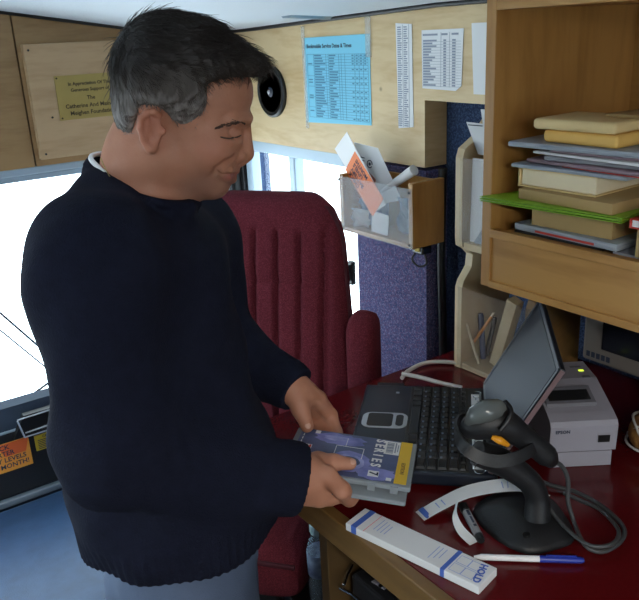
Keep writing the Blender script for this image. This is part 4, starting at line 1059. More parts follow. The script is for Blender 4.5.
# ================================================================ PERSON
PO = RV*-.2 + DV*1.0
ps = thing('person', 'person in a dark navy sweater and jeans standing and looking down at a disc case', 'person', (PO.x, PO.y, 0), -a34)
PW = WM[ps.name]
ar = np.array
def smin(a, b, k):
    h = np.clip(.5+.5*(b-a)/k, 0, 1); return b+(a-b)*h - k*h*(1-h)
def rcone(a, b, ra, rb, sy=1.0):
    a, b = ar(a, float), ar(b, float); S_ = ar([1, sy, 1.0]); a2, b2 = a*S_, b*S_; ba = b2-a2; L = ba@ba+1e-12
    def f(P):
        q = P*S_-a2; t = np.clip(q@ba/L, 0, 1); return np.linalg.norm(q-t[:, None]*ba, axis=1)-(ra+t*(rb-ra))
    return f
def fcone(a, b, ra, rb):
    a, b = ar(a, float), ar(b, float); ba = b-a; L = ba@ba; l = math.sqrt(L)
    def f(P):
        q = P-a; t = q@ba/L; rd = np.linalg.norm(q-t[:, None]*ba, axis=1)-(ra+np.clip(t, 0, 1)*(rb-ra))
        return np.maximum(rd, np.maximum((t-1)*l, -t*l))
    return f
def sph(c, r):
    c = ar(c, float); return lambda P: np.linalg.norm(P-c, axis=1)-r
def ell(c, r, rot=0):
    c = ar(c, float); r = ar(r, float); cs, sn = math.cos(rot), math.sin(rot)
    def f(P):
        q = P-c
        if rot: q = np.stack([q[:, 0]*cs+q[:, 2]*sn, q[:, 1], -q[:, 0]*sn+q[:, 2]*cs], 1)
        k0 = np.linalg.norm(q/r, axis=1); k1 = np.linalg.norm(q/(r*r), axis=1)+1e-9
        return k0*(k0-1)/k1
    return f
def half(n, d):
    n = ar(n, float); n = n/np.linalg.norm(n); return lambda P: P@n-d
def poly2(pts):
    V = ar(pts, float)
    def f(P):
        p = P[:, [0, 2]]; d = np.full(len(p), 1e9); s = np.ones(len(p))
        for i in range(len(V)):
            a, b = V[i], V[i-1]; e = b-a; w = p-a
            t = np.clip(w@e/(e@e), 0, 1); d = np.minimum(d, ((w-t[:, None]*e)**2).sum(1))
            c1 = p[:, 1] >= a[1]; c2 = p[:, 1] < b[1]; c3 = e[0]*w[:, 1] > e[1]*w[:, 0]
            fl = (c1 & c2 & c3) | (~c1 & ~c2 & ~c3); s = np.where(fl, -s, s)
        return s*np.sqrt(d)
    return f
def field(prims, P, keep=None):
    d = np.full(len(P), 1e3)
    for i, (op, k, f) in enumerate(prims):
        if keep is not None and not keep[i]: continue
        v = f(P)
        if op == 'u': d = smin(d, v, k)
        elif op == 's': d = -smin(-d, v, k)
        elif op == 'i': d = -smin(-d, -v, k)
        elif op == 'm': d = d+v
    return d
def surface(prims, lo, hi, h, B=14):
    lo, hi = ar(lo, float), ar(hi, float); n = np.ceil((hi-lo)/h).astype(int)+1; nb = np.ceil(n/B).astype(int)
    hd = B*h*.87; ids = []; pos = []; quads = []
    N1, N2 = int(nb[1]*B+2), int(nb[2]*B+2)
    gid = lambda I: (I[:, 0].astype(np.int64)*N1+I[:, 1])*N2+I[:, 2]
    g = np.stack(np.meshgrid(*[np.arange(B+1)]*3, indexing='ij'), -1).reshape(-1, 3)
    bi = np.stack(np.meshgrid(*[np.arange(k) for k in nb], indexing='ij'), -1).reshape(-1, 3)
    C_ = lo+(bi*B+B/2)*h
    dc = field(prims, C_); vals = [f(C_) if op in 'us' else np.zeros(len(C_)) for op, k, f in prims]
    for q in np.nonzero(np.abs(dc) < hd*1.5+.02)[0]:
        keep = [op in 'im' or vals[i][q] < 2.3*hd+k+.01 for i, (op, k, f) in enumerate(prims)]
        base = bi[q]*B
        d = field(prims, lo+(base+g)*h, keep).reshape(B+1, B+1, B+1); ins = d < 0
        if ins.all() or not ins.any(): continue
        sm = np.zeros((B, B, B, 3)); ct = np.zeros((B, B, B))
        for ax in range(3):
            for o1 in (0, 1):
                for o2 in (0, 1):
                    s0 = [slice(0, B)]*3; s1 = [slice(0, B)]*3; oth = [x for x in range(3) if x != ax]
                    s0[oth[0]] = slice(o1, B+o1); s0[oth[1]] = slice(o2, B+o2); s1[oth[0]] = s0[oth[0]]; s1[oth[1]] = s0[oth[1]]
                    s1[ax] = slice(1, B+1)
                    a, b = d[tuple(s0)], d[tuple(s1)]; cr = (a < 0) != (b < 0)
                    t = np.where(cr, a/(a-b+1e-20), 0)
                    ct += cr; sm[..., ax] += t*cr; sm[..., oth[0]] += o1*cr; sm[..., oth[1]] += o2*cr
        act = np.argwhere(ct > 0)
        if len(act):
            c = ct[tuple(act.T)]; ids.append(gid(act+base)); pos.append(lo+(base+act+sm[tuple(act.T)]/c[:, None])*h)
        for ax in range(3):
            s0 = [slice(0, B)]*3; s1 = [slice(0, B)]*3; s1[ax] = slice(1, B+1)
            a, b = ins[tuple(s0)], ins[tuple(s1)]; E_ = np.argwhere(a != b)
            if not len(E_): continue
            fl = a[tuple(E_.T)]; u, v = [(1, 2), (2, 0), (0, 1)][ax]; I = E_+base
            eu = np.zeros(3, int); ev = np.zeros(3, int); eu[u] = 1; ev[v] = 1
            qd = np.stack([gid(I-eu-ev), gid(I-ev), gid(I), gid(I-eu)], 1)
            quads.append(np.where(fl[:, None], qd, qd[:, ::-1]))
    ids = np.concatenate(ids); pos = np.concatenate(pos); quads = np.concatenate(quads)
    ids, ix = np.unique(ids, return_index=True); pos = pos[ix]
    k = np.clip(np.searchsorted(ids, quads), 0, len(ids)-1); ok = (ids[k] == quads).all(1)
    return pos, k[ok]
def sdf_obj(name, prims, lo, hi, h, m, parent, label=None, smooth_it=1):
    V, Q = surface(prims, lo, hi, h)
    for _ in range(smooth_it):
        A = np.zeros_like(V); c = np.zeros(len(V))
        for i in range(4):
            j = (i+1) % 4
            np.add.at(A, Q[:, i], V[Q[:, j]]); np.add.at(c, Q[:, i], 1); np.add.at(A, Q[:, j], V[Q[:, i]]); np.add.at(c, Q[:, j], 1)
        V = V*.5+.5*A/np.maximum(c, 1)[:, None]
    me = bpy.data.meshes.new(name); me.vertices.add(len(V)); me.vertices.foreach_set('co', V.astype(np.float32).ravel())
    me.loops.add(len(Q)*4); me.loops.foreach_set('vertex_index', Q.astype(np.int32).ravel())
    me.polygons.add(len(Q)); me.polygons.foreach_set('loop_start', np.arange(0, len(Q)*4, 4, dtype=np.int32))
    me.update(calc_edges=True); me.validate()
    me.polygons.foreach_set('use_smooth', np.ones(len(me.polygons), bool))
    me.materials.append(M[m] if isinstance(m, str) else m)
    o = link(bpy.data.objects.new(name, me)); o.parent = parent; WM[o.name] = PW
    if label: o['label'] = label
    return o, V, Q

HB = 1.03
def mir(p): return (p[0], 2*(HB-1)-p[1], p[2])       # mirror across the head's middle plane
U = 'u'
head = [
 (U, .02, ell((0.01, 0.03, 1.563), (.0565, .074, .066))),
 (U, .02, ell((0.062, 0.03, 1.555), (.0655, .066, .056))),
 (U, .02, ell((0.056, 0.03, 1.496), (.054, .060, .062))),
 (U, .02, ell((0.068, 0.03, 1.454), (.0215, .027, .023))),
 (U, .015, sph((0.067, 0.03, 1.432), .0140)),
 (U, .02, rcone((0.049, 0.03, 1.44), (-0.002, 0.03, 1.432), .020, .026)),
 (U, .006, rcone((0.115, 0.03, 1.505), (0.114, 0.03, 1.476), .0062, .0080)),
 (U, .005, sph((0.114, 0.03, 1.471), .0078)),
 (U, .010, rcone((0.104, 0.03, 1.478), (0.103, 0.03, 1.465), .011, .009)),
]
def on_surf(p, prims, off=0.0):
    """the point on the near side of the head over (x, z) of p, moved off along the depth axis"""
    ys = np.linspace(-.12, .03, 301); P = np.stack([np.full(301, p[0]), ys, np.full(301, p[2])], 1)
    d = field(prims, P); k = np.nonzero(d < 0)[0]
    return (p[0], float(ys[k[0]] if len(k) else .03)+off, p[2])
for f in (lambda p: p, mir):
    head += [
     (U, .02, rcone(f((0.014, -0.01, 1.478)), f((0.062, 0.018, 1.438)), .020, .016)),
     (U, .02, sph(f((0.071, -0.008, 1.485)), .021)),
     (U, .005, sph(f((0.106, 0.016, 1.47)), .0075)),
     (U, .010, rcone(f((0.1, -0.01, 1.521)), f((0.116, 0.02, 1.518)), .0085, .0080)),
    ]
H0_ = list(head)
sk_eye = on_surf((0.103, -0.01, 1.505), H0_)
for f in (lambda p: p, mir): head.append(('s', .009, ell(f((sk_eye[0]+.004, sk_eye[1]-.001, sk_eye[2])), (.0150, .0085, .0095))))
H1_ = list(head)
E0 = on_surf((0.098, -0.01, 1.504), H1_, .0068)
LIPU = [(0.095, 0.03, 1.451), on_surf((0.09, 0, 1.457), H0_, .0022), on_surf((0.082, -0.01, 1.458), H0_, .0022), on_surf((0.075, -0.015, 1.458), H0_, .0022)]
LIPL = [(0.09, 0.03, 1.44), on_surf((0.086, 0, 1.446), H0_, .0022), on_surf((0.081, -0.01, 1.45), H0_, .0022), on_surf((0.075, -0.015, 1.457), H0_, .0022)]
SLIT = [(0.099, 0.03, 1.445), on_surf((0.091, 0, 1.451), H0_, -.002), on_surf((0.083, -0.01, 1.454), H0_, -.001), on_surf((0.073, -0.015, 1.459), H0_, .0)]
FOLD = [on_surf((0.098, 0, 1.473), H0_), on_surf((0.088, -0.01, 1.469), H0_), on_surf((0.078, -0.015, 1.463), H0_), on_surf((0.07, -0.015, 1.453), H0_)]
CREASE = [on_surf((0.087, -0.015, 1.507), H1_, -.0005), on_surf((0.095, -0.015, 1.511), H1_, -.001), on_surf((0.105, -0.01, 1.511), H1_, -.001), on_surf((0.113, 0, 1.507), H1_, -.0005)]
BAG = [on_surf((0.086, -0.015, 1.497), H1_, .004), on_surf((0.096, -0.015, 1.492), H1_, .0036), on_surf((0.106, -0.01, 1.492), H1_, .0036)]
for f in (lambda p: p, mir):
    head.append((U, .003, sph(f(E0), .0118)))
    for a, b, ra, rb in zip(CREASE, CREASE[1:], (.0009, .0016, .0016), (.0016, .0016, .0009)): head.append(('s', .002, rcone(f(a), f(b), ra, rb)))
    for a, b in zip(BAG, BAG[1:]): head.append((U, .004, rcone(f(a), f(b), .0040, .0040)))
    for a, b, ra, rb in zip(LIPU, LIPU[1:], (.0056, .0050, .0042), (.0050, .0042, .0024)): head.append((U, .003, rcone(f(a), f(b), ra, rb)))
    for a, b, ra, rb in zip(LIPL, LIPL[1:], (.0062, .0054, .0044), (.0054, .0044, .0024)): head.append((U, .003, rcone(f(a), f(b), ra, rb)))
    for a, b in zip(SLIT, SLIT[1:]): head.append(('s', .0015, rcone(f(a), f(b), .0015, .0015)))
    for a, b, ra, rb in zip(FOLD, FOLD[1:], (.0014, .0016, .0012), (.0016, .0012, .0006)): head.append(('s', .008, rcone(f(a), f(b), ra, rb)))
    head.append(('s', .003, sph(f((0.108, 0.02, 1.463)), .0034)))
    head.append(('s', .003, rcone(f((0.097, 0.012, 1.478)), f((0.097, 0.01, 1.468)), .0016, .0016)))
    hx = [(0.016, -0.042, 1.535), (0.011, -0.049, 1.54), (0.003, -0.052, 1.54), (-0.005, -0.053, 1.534), (-0.008, -0.052, 1.522), (-0.007, -0.049, 1.508), (-0.002, -0.047, 1.497)]
    head += [(U, .004, ell(f((0.003, -0.042, 1.518)), (.0135, .0065, .0240), -.15)), (U, .006, sph(f((0.001, -0.045, 1.495)), .0062)), (U, .004, sph(f((0.018, -0.043, 1.516)), .0048))]
    for a, b in zip(hx, hx[1:]): head.append((U, .003, rcone(f(a), f(b), .0040, .0040)))
    head += [(U, .003, rcone(f((0.002, -0.049, 1.532)), f((-0.003, -0.048, 1.509)), .0030, .0030)), ('s', .003, ell(f((0.011, -0.05, 1.518)), (.0065, .006, .012), -.15))]
neck = [
 (U, .03, rcone((-0.013, 0.03, 1.49), (-0.031, 0.035, 1.395), .055, .060)),
 (U, .03, rcone((-0.036, 0.03, 1.465), (-0.057, 0.03, 1.397), .042, .045)),
]
NW, FWr = (0.145, -0.055, 1.02), (0.145, 0.12, 1.083)
body = [
 (U, .04, rcone((-0.039, 0.03, 1.317), (-0.045, 0.03, 0.824), .08, .085, .85)),
 (U, .05, rcone((-0.058, -0.1, 1.384), (-0.016, 0.16, 1.309), .05, .05)),
 (U, .03, rcone((-0.075, -0.13, 1.38), (-0.068, -0.145, 1.144), .045, .038)), (U, .02, rcone((-0.068, -0.145, 1.144), NW, .038, .0265)),
 (U, .03, rcone((0.004, 0.19, 1.308), (0.022, 0.21, 1.124), .042, .036)), (U, .02, rcone((0.022, 0.21, 1.124), FWr, .036, .0255)),
]
for y in (-.07, .13):
    y2 = y*.75+.0075
    body += [(U, .03, rcone((-.035, y2, .80), (-.02, y, .45), .055, .045)), (U, .03, rcone((-.02, y, .45), (-.04, y, .09), .045, .032)), (U, .03, rcone((-.04, y, .055), (.09, y, .042), .032, .026))]
def chain(pts, rs, k=.005):
    return [(U, k, rcone(a, b, ra, rb)) for a, b, ra, rb in zip(pts, pts[1:], rs, rs[1:])]
near_hand = [
 (U, .015, rcone(NW, (0.173, -0.047, 1.011), .0265, .0235)),
 (U, .012, rcone((0.164, -0.047, 1.028), (0.198, -0.054, 1.022), .0215, .0138)),
 (U, .012, rcone((0.163, -0.047, 1.012), (0.197, -0.05, 1.003), .0205, .0135)),
 (U, .012, rcone((0.162, -0.047, 0.998), (0.192, -0.05, 0.99), .0190, .0125)),
 (U, .012, rcone((0.159, -0.047, 0.987), (0.183, -0.05, 0.98), .0155, .0112)),
]
near_hand += chain([(0.198, -0.054, 1.022), (0.218, -0.072, 1.008), (0.2289, -0.0416, 0.972), (0.2424, -0.0347, 0.979)], [.0135, .0125, .0110, .0088])
near_hand += chain([(0.197, -0.05, 1.003), (0.208, -0.047, 0.982), (0.2248, -0.0286, 0.972), (0.2438, -0.0156, 0.98)], [.0130, .0112, .0100, .0085])
near_hand += chain([(0.192, -0.05, 0.99), (0.199, -0.047, 0.979), (0.2158, -0.019, 0.97), (0.2343, -0.0124, 0.982)], [.0122, .0108, .0095, .0080])
near_hand += chain([(0.183, -0.05, 0.98), (0.187, -0.045, 0.975), (0.2031, -0.0181, 0.97), (0.218, -0.0151, 0.983)], [.0108, .0098, .0086, .0074])
near_hand += [(U, .014, rcone((0.164, -0.045, 1.03), (0.1853, -0.0169, 1.022), .0200, .0150))]
near_hand += chain([(0.1853, -0.0169, 1.022), (0.2088, -0.0299, 1.028), (0.2331, -0.0265, 1.022)], [.0150, .0118, .0092], .006)
far_hand = [
 (U, .015, rcone(FWr, (0.165, 0.125, 1.064), .0255, .0220)),
 (U, .012, rcone((0.161, 0.118, 1.074), (0.189, 0.135, 1.049), .021, .0145)),
 (U, .012, rcone((0.157, 0.13, 1.064), (0.179, 0.148, 1.039), .020, .0140)),
 (U, .012, rcone((0.153, 0.14, 1.056), (0.168, 0.156, 1.032), .019, .0130)),
 (U, .012, rcone((0.148, 0.145, 1.052), (0.158, 0.16, 1.027), .017, .0120)),
]
far_hand += chain([(0.189, 0.135, 1.049), (0.208, 0.15, 1.01), (0.2164, 0.1269, 0.99), (0.2243, 0.0765, 0.9925)], [.0138, .0122, .0105, .0088])
far_hand += chain([(0.179, 0.148, 1.039), (0.194, 0.162, 0.999), (0.2012, 0.1262, 0.988), (0.205, 0.0693, 0.9905)], [.0135, .0120, .0102, .0086])
far_hand += chain([(0.168, 0.156, 1.032), (0.18, 0.168, 0.993), (0.1861, 0.1304, 0.986), (0.1888, 0.0752, 0.9915)], [.0125, .0112, .0098, .0082])
far_hand += chain([(0.158, 0.16, 1.027), (0.164, 0.17, 0.992), (0.1691, 0.1357, 0.986), (0.171, 0.08, 0.9935)], [.0115, .0100, .0088, .0075])
far_hand += chain([(0.151, 0.108, 1.077), (0.161, 0.098, 1.051), (0.1698, 0.0816, 1.029)], [.0185, .0140, .0108], .008)

sk = bpy.data.materials.new('skin'); sk.use_nodes = True; M['skin'] = sk
nt = sk.node_tree; b = nt.nodes['Principled BSDF']; b.inputs['Roughness'].default_value = .52; b.inputs['Specular IOR Level'].default_value = .35
b.inputs['Subsurface Weight'].default_value = .12; b.inputs['Subsurface Radius'].default_value = (.012, .005, .003); b.inputs['Subsurface Scale'].default_value = .6
tc = nt.nodes.new('ShaderNodeTexCoord')
def mask(c, sc, r0, r1):
    mp = nt.nodes.new('ShaderNodeMapping'); mp.vector_type = 'POINT'
    mp.inputs['Location'].default_value = tuple(-c[i]*sc[i] for i in range(3)); mp.inputs['Scale'].default_value = sc
    nt.links.new(tc.outputs['Object'], mp.inputs['Vector'])
    ln = nt.nodes.new('ShaderNodeVectorMath'); ln.operation = 'LENGTH'; nt.links.new(mp.outputs['Vector'], ln.inputs[0])
    mr = nt.nodes.new('ShaderNodeMapRange'); mr.inputs['From Min'].default_value = r1; mr.inputs['From Max'].default_value = r0; mr.interpolation_type = 'SMOOTHSTEP'
    nt.links.new(ln.outputs['Value'], mr.inputs['Value']); return mr.outputs['Result']
def mixc(fac, a, col):
    mx = nt.nodes.new('ShaderNodeMix'); mx.data_type = 'RGBA'
    if isinstance(a, tuple): mx.inputs[6].default_value = a
    else: nt.links.new(a, mx.inputs[6])
    mx.inputs[7].default_value = col; nt.links.new(fac, mx.inputs[0]); return mx.outputs[2]
def scaled(fac, k):
    mm_ = nt.nodes.new('ShaderNodeMath'); mm_.operation = 'MULTIPLY'; mm_.inputs[1].default_value = k; nt.links.new(fac, mm_.inputs[0]); return mm_.outputs[0]
nz = nt.nodes.new('ShaderNodeTexNoise'); nz.inputs['Scale'].default_value = 45; nz.inputs['Detail'].default_value = 4; nt.links.new(tc.outputs['Object'], nz.inputs['Vector'])
c = mixc(nz.outputs['Fac'], lin((192, 138, 112)) + (1,), lin((174, 117, 92)) + (1,))
c = mixc(scaled(mask((0.053, 0.03, 1.437), (1, .75, 1.1), .030, .060), .40), c, lin((126, 100, 90)) + (1,))     # stubble
c = mixc(scaled(mask((0.085, 0.02, 1.448), (.8, .5, 1.9), .010, .016), .6), c, lin((168, 92, 86)) + (1,))       # lips
c = mixc(scaled(mask((0.073, -0.02, 1.487), (1, .7, 1), .006, .032), .3), c, lin((188, 112, 92)) + (1,))          # cheek
c = mixc(scaled(mask((0.005, -0.05, 1.519), (1, 1, 1), .015, .035), .35), c, lin((186, 108, 88)) + (1,))          # ear
nt.links.new(c, b.inputs['Base Color'])
n2 = nt.nodes.new('ShaderNodeTexNoise'); n2.inputs['Scale'].default_value = 380; nt.links.new(tc.outputs['Object'], n2.inputs['Vector'])
bp = nt.nodes.new('ShaderNodeBump'); bp.inputs['Strength'].default_value = .25; bp.inputs['Distance'].default_value = .001
nt.links.new(n2.outputs['Fac'], bp.inputs['Height']); nt.links.new(bp.outputs['Normal'], b.inputs['Normal'])
sdf_obj('body', head+neck+body+near_hand+far_hand, (-.36, -.22, .0), (.26, .30, 1.70), .0022, 'skin', ps)

# hair
def side(px): return px
HP = [(0.172, 0.03, 1.596), (0.148, 0.03, 1.575), (0.132, 0.03, 1.571), (0.112, 0, 1.574), (0.088, -0.025, 1.573), (0.076, -0.032, 1.568), (0.076, -0.032, 1.552), (0.068, -0.034, 1.535), (0.053, -0.036, 1.519), (0.044, -0.038, 1.516), (0.036, -0.04, 1.521), (0.026, -0.045, 1.534), (0.018, -0.047, 1.544), (0.004, -0.047, 1.548), (-0.009, -0.045, 1.544), (-0.018, -0.04, 1.528), (-0.023, -0.034, 1.512), (-0.035, -0.02, 1.502), (-0.065, 0.03, 1.498), (-0.084, 0.03, 1.527), (-0.069, 0.03, 1.626), (-0.019, 0.03, 1.671), (0.083, 0.03, 1.678), (0.174, 0.03, 1.638)]
hairp = [
 (U, .02, ell((0.012, 0.03, 1.568), (.0590, .0785, .0700))),
 (U, .03, ell((0.025, 0.03, 1.592), (.070, .068, .064))),
 (U, .03, ell((0.062, 0.03, 1.563), (.0640, .0705, .062))),
 (U, .02, rcone((0.069, 0.03, 1.605), (0.126, 0.03, 1.585), .036, .0195, .62)),
 (U, .02, ell((-0.028, 0.03, 1.537), (.026, .060, .040))),
 ('i', .005, poly2([(p[0], p[2]) for p in HP])),
 ('s', .004, rcone((0.041, -0.07, 1.495), (0.041, -0.07, 1.495), .001, .001)),
 ('m', 0, lambda P: .0009*np.sin(P[:, 1]*420+np.sin(P[:, 0]*60)*2.5)*np.sin(P[:, 0]*70+P[:, 2]*50) + .0010*np.sin(P[:, 1]*900+P[:, 0]*130)),
]
hm = bpy.data.materials.new('dark greying hair'); hm.use_nodes = True; M['hair'] = hm
nt = hm.node_tree; b = nt.nodes['Principled BSDF']; b.inputs['Roughness'].default_value = .5; b.inputs['Specular IOR Level'].default_value = .4
tc = nt.nodes.new('ShaderNodeTexCoord')
sx = nt.nodes.new('ShaderNodeSeparateXYZ'); nt.links.new(tc.outputs['Object'], sx.inputs[0])
gz = nt.nodes.new('ShaderNodeMapRange'); gz.inputs['From Min'].default_value = 1.60; gz.inputs['From Max'].default_value = 1.515; nt.links.new(sx.outputs['Z'], gz.inputs['Value'])
nz = nt.nodes.new('ShaderNodeTexNoise'); nz.inputs['Scale'].default_value = 420; nz.inputs['Detail'].default_value = 2
mp = nt.nodes.new('ShaderNodeMapping'); mp.inputs['Scale'].default_value = (.35, 1, .12)
nt.links.new(tc.outputs['Object'], mp.inputs['Vector']); nt.links.new(mp.outputs['Vector'], nz.inputs['Vector'])
ad = nt.nodes.new('ShaderNodeMath'); ad.operation = 'MULTIPLY'; nt.links.new(gz.outputs[0], ad.inputs[0]); nt.links.new(nz.outputs['Fac'], ad.inputs[1])
cr = nt.nodes.new('ShaderNodeValToRGB'); cr.color_ramp.elements[0].color = lin((40, 33, 29)) + (1,); cr.color_ramp.elements[1].position = .62; cr.color_ramp.elements[1].color = lin((160, 154, 150)) + (1,)
x_ = cr.color_ramp.elements.new(.2); x_.color = lin((66, 58, 52)) + (1,)
nt.links.new(ad.outputs[0], cr.inputs['Fac']); nt.links.new(cr.outputs['Color'], b.inputs['Base Color'])
ho, HV, HQ = sdf_obj('hair', hairp, (-.17, -.09, 1.46), (.13, .15, 1.70), .0028, 'hair', ps)
# strands grown from the cap, joined to it
def grow(ho, HV, HQ, n=8500):
    rg = np.random.default_rng(5)
    nrm = np.cross(HV[HQ[:, 2]]-HV[HQ[:, 0]], HV[HQ[:, 3]]-HV[HQ[:, 1]]); l = np.linalg.norm(nrm, axis=1); nrm /= l[:, None]+1e-12
    cen = HV[HQ].mean(1); ctr = ar((0.018, 0.03, 1.554)); out = ((cen-ctr)*nrm).sum(1) > .0
    pr_ = l*out; pk = rg.choice(len(HQ), n, p=pr_/pr_.sum())
    crown = ar((-0.022, 0.03, 1.624)); verts = []; faces = []
    front = ar((0.075, 0.03, 1.595))[0]
    for i in pk:
        p = cen[i]; nn = nrm[i]; d = p-crown
        fwd = ar([1.0, 0, .05]); down = ar([.25, 0, -1.0]); back = ar([-.1, 0, -1.0])
        w = np.clip((p[2]-1.555)/.05, 0, 1)
        x = np.clip((p[0]-crown[0])/.05, 0, 1)
        d = w*(x*fwd+(1-x)*(d/np.linalg.norm(d))) + (1-w)*(x*down+(1-x)*back)
        d = d + rg.normal(0, .13, 3); d -= nn*(d@nn); d /= np.linalg.norm(d)+1e-9
        L = (.012+.016*w)*(.7+.6*rg.random()); r = .00042+.0003*rg.random(); lift = (.03+.16*w*x)*rg.random()
        s = np.cross(d, nn); m = 4; base = len(verts); curl = rg.normal(0, .15)
        q = p-nn*.001
        for k in range(m):
            t = k/(m-1); rr_ = r*(1-.75*t)
            c = q+d*L*t+nn*(lift*L*t*(1.25-t)+.0008-(L*t)**2/.15)+s*curl*L*t*t
            for a in (0, 2.09, 4.19): verts.append(c+(nn*math.cos(a)+s*math.sin(a))*rr_)
        for k in range(m-1):
            for e in range(3):
                f = (e+1) % 3; faces.append((base+3*k+e, base+3*k+f, base+3*k+3+f, base+3*k+3+e))
    me = ho.data; nv = len(me.vertices)
    bm = bmesh.new(); bm.from_mesh(me)
    vs = [bm.verts.new(v) for v in verts]
    for f in faces:
        x = bm.faces.new([vs[k] for k in f]); x.smooth = True
    bm.to_mesh(me); bm.free()
grow(ho, HV, HQ)
M['brow'] = mat('dark brow hair', (74, 55, 46), .7)
# brows, lashes
def ptube(name, pts, r, m, flat=1, sm=4, n=8, label=None):
    bm = BM(); tube(bm, [PW @ Vector(p) for p in pts], r, n, sm=sm, flat=flat); return obj(name, bm, m, ps, 60, label=label)
for f in (lambda p: p, mir):
    bm = BM(); rg = random.Random(11)
    A_ = smooth_path([Vector(p) for p in ((0.084, -0.015, 1.514), (0.094, -0.015, 1.517), (0.108, -0.01, 1.518), (0.117, 0.01, 1.513))], 8)
    for k in range(75):
        t = rg.random()*(len(A_)-2); i = int(t); w = 1-abs(t/(len(A_)-2)-.55)
        p = A_[i].lerp(A_[i+1], t-i)+Vector((0, 0, rg.gauss(0, .0013)*w)); e = p-(A_[i+1]-A_[i]).normalized()*.0055+Vector((0, 0, rg.gauss(.0006, .0008)))
        a = on_surf(p, head, -.0004); b_ = on_surf(e, head, -.0006)
        if abs(a[1]-b_[1]) < .010: tube(bm, [PW @ Vector(f(a)), PW @ Vector(f(b_))], [.00055, .0003], 4)
    obj('eyebrow', bm, 'brow', ps)
    L_ = smooth_path([Vector(p) for p in ((0.085, -0.015, 1.503), (0.093, -0.015, 1.5), (0.101, -0.012, 1.498), (0.109, -0.008, 1.5))], 4)
    ptube('eyelashes', [f(on_surf(p, head, -.0001)) for p in L_], [.0005]+[.0012]*(len(L_)-2)+[.0005], 'brow', sm=0)
# sweater
swm = bpy.data.materials.new('navy knit'); swm.use_nodes = True; M['knit'] = swm
nt = swm.node_tree; b = nt.nodes['Principled BSDF']; b.inputs['Roughness'].default_value = .95; b.inputs['Specular IOR Level'].default_value = .12; b.inputs['Sheen Weight'].default_value = .0
b.inputs['Base Color'].default_value = lin((26, 29, 44)) + (1,)
tc = nt.nodes.new('ShaderNodeTexCoord'); wv = nt.nodes.new('ShaderNodeTexVoronoi'); wv.inputs['Scale'].default_value = 330
mp = nt.nodes.new('ShaderNodeMapping'); mp.inputs['Scale'].default_value = (1.3, 1.3, .9)
nt.links.new(tc.outputs['Object'], mp.inputs['Vector']); nt.links.new(mp.outputs['Vector'], wv.inputs['Vector'])
nz = nt.nodes.new('ShaderNodeTexNoise'); nz.inputs['Scale'].default_value = 60; nt.links.new(tc.outputs['Object'], nz.inputs['Vector'])
bp = nt.nodes.new('ShaderNodeBump'); bp.inputs['Strength'].default_value = .5; bp.inputs['Distance'].default_value = .0015; nt.links.new(wv.outputs['Distance'], bp.inputs['Height']); nt.links.new(bp.outputs['Normal'], b.inputs['Normal'])
cc_ = nt.nodes.new('ShaderNodeMix'); cc_.data_type = 'RGBA'; cc_.inputs[6].default_value = lin((19, 22, 35)) + (1,); cc_.inputs[7].default_value = lin((29, 32, 49)) + (1,)
nt.links.new(nz.outputs['Fac'], cc_.inputs[0]); nt.links.new(cc_.outputs[2], b.inputs['Base Color'])
EL = ar((-0.064, -0.15, 1.139)); WS = ar((0.105, -0.055, 1.03))
fa = WS-EL; fl_ = np.linalg.norm(fa); fa = fa/fl_
UA0 = ar((-0.077, -0.135, 1.38)); ua = EL-UA0; ul = np.linalg.norm(ua); ua = ua/ul
def folds(P):
    q = P-EL; t = q@fa; w = np.exp(-(t/.07)**2)*np.exp(-np.maximum(0, np.linalg.norm(q-np.outer(t, fa), axis=1)-.06)**2/.0004)
    o = -.0035*np.abs(np.sin(t*95+P[:, 2]*40+P[:, 1]*30))*w
    o += .0025*np.sin(P[:, 2]*42+P[:, 0]*25+3*np.sin(P[:, 1]*14))*np.clip((1.25-P[:, 2])/.1, 0, 1)
    o += .0020*np.sin(P[:, 0]*55-P[:, 2]*38+2*np.sin(P[:, 1]*20))
    return o
def ribs(P):          # ribbed cuffs and hem
    o = np.zeros(len(P))
    for c, ax in ((ar((0.156, -0.045, 1.011)), fa), (ar((0.157, 0.115, 1.072)), ar(FWr)-ar((0.022, 0.21, 1.124)))):
        ax = ax/np.linalg.norm(ax); q = P-c; t = q@ax; rd = q-np.outer(t, ax)
        u = np.cross(ax, [0, 0, 1.0]); u /= np.linalg.norm(u); v = np.cross(ax, u)
        an = np.arctan2(rd@v, rd@u); w = np.exp(-((t+.02)/.028)**4)*np.exp(-np.maximum(0, np.linalg.norm(rd, axis=1)-.075)**2/.0002)
        o += .0007*np.sin(an*34)*w
    an = np.arctan2(P[:, 1]-.03, P[:, 0]+.035); hz = P[:, 2]-(.898-P[:, 1]*.13+.009)
    o += .0013*np.sin(an*85)*np.exp(-((hz-.02)/.035)**4)
    return o
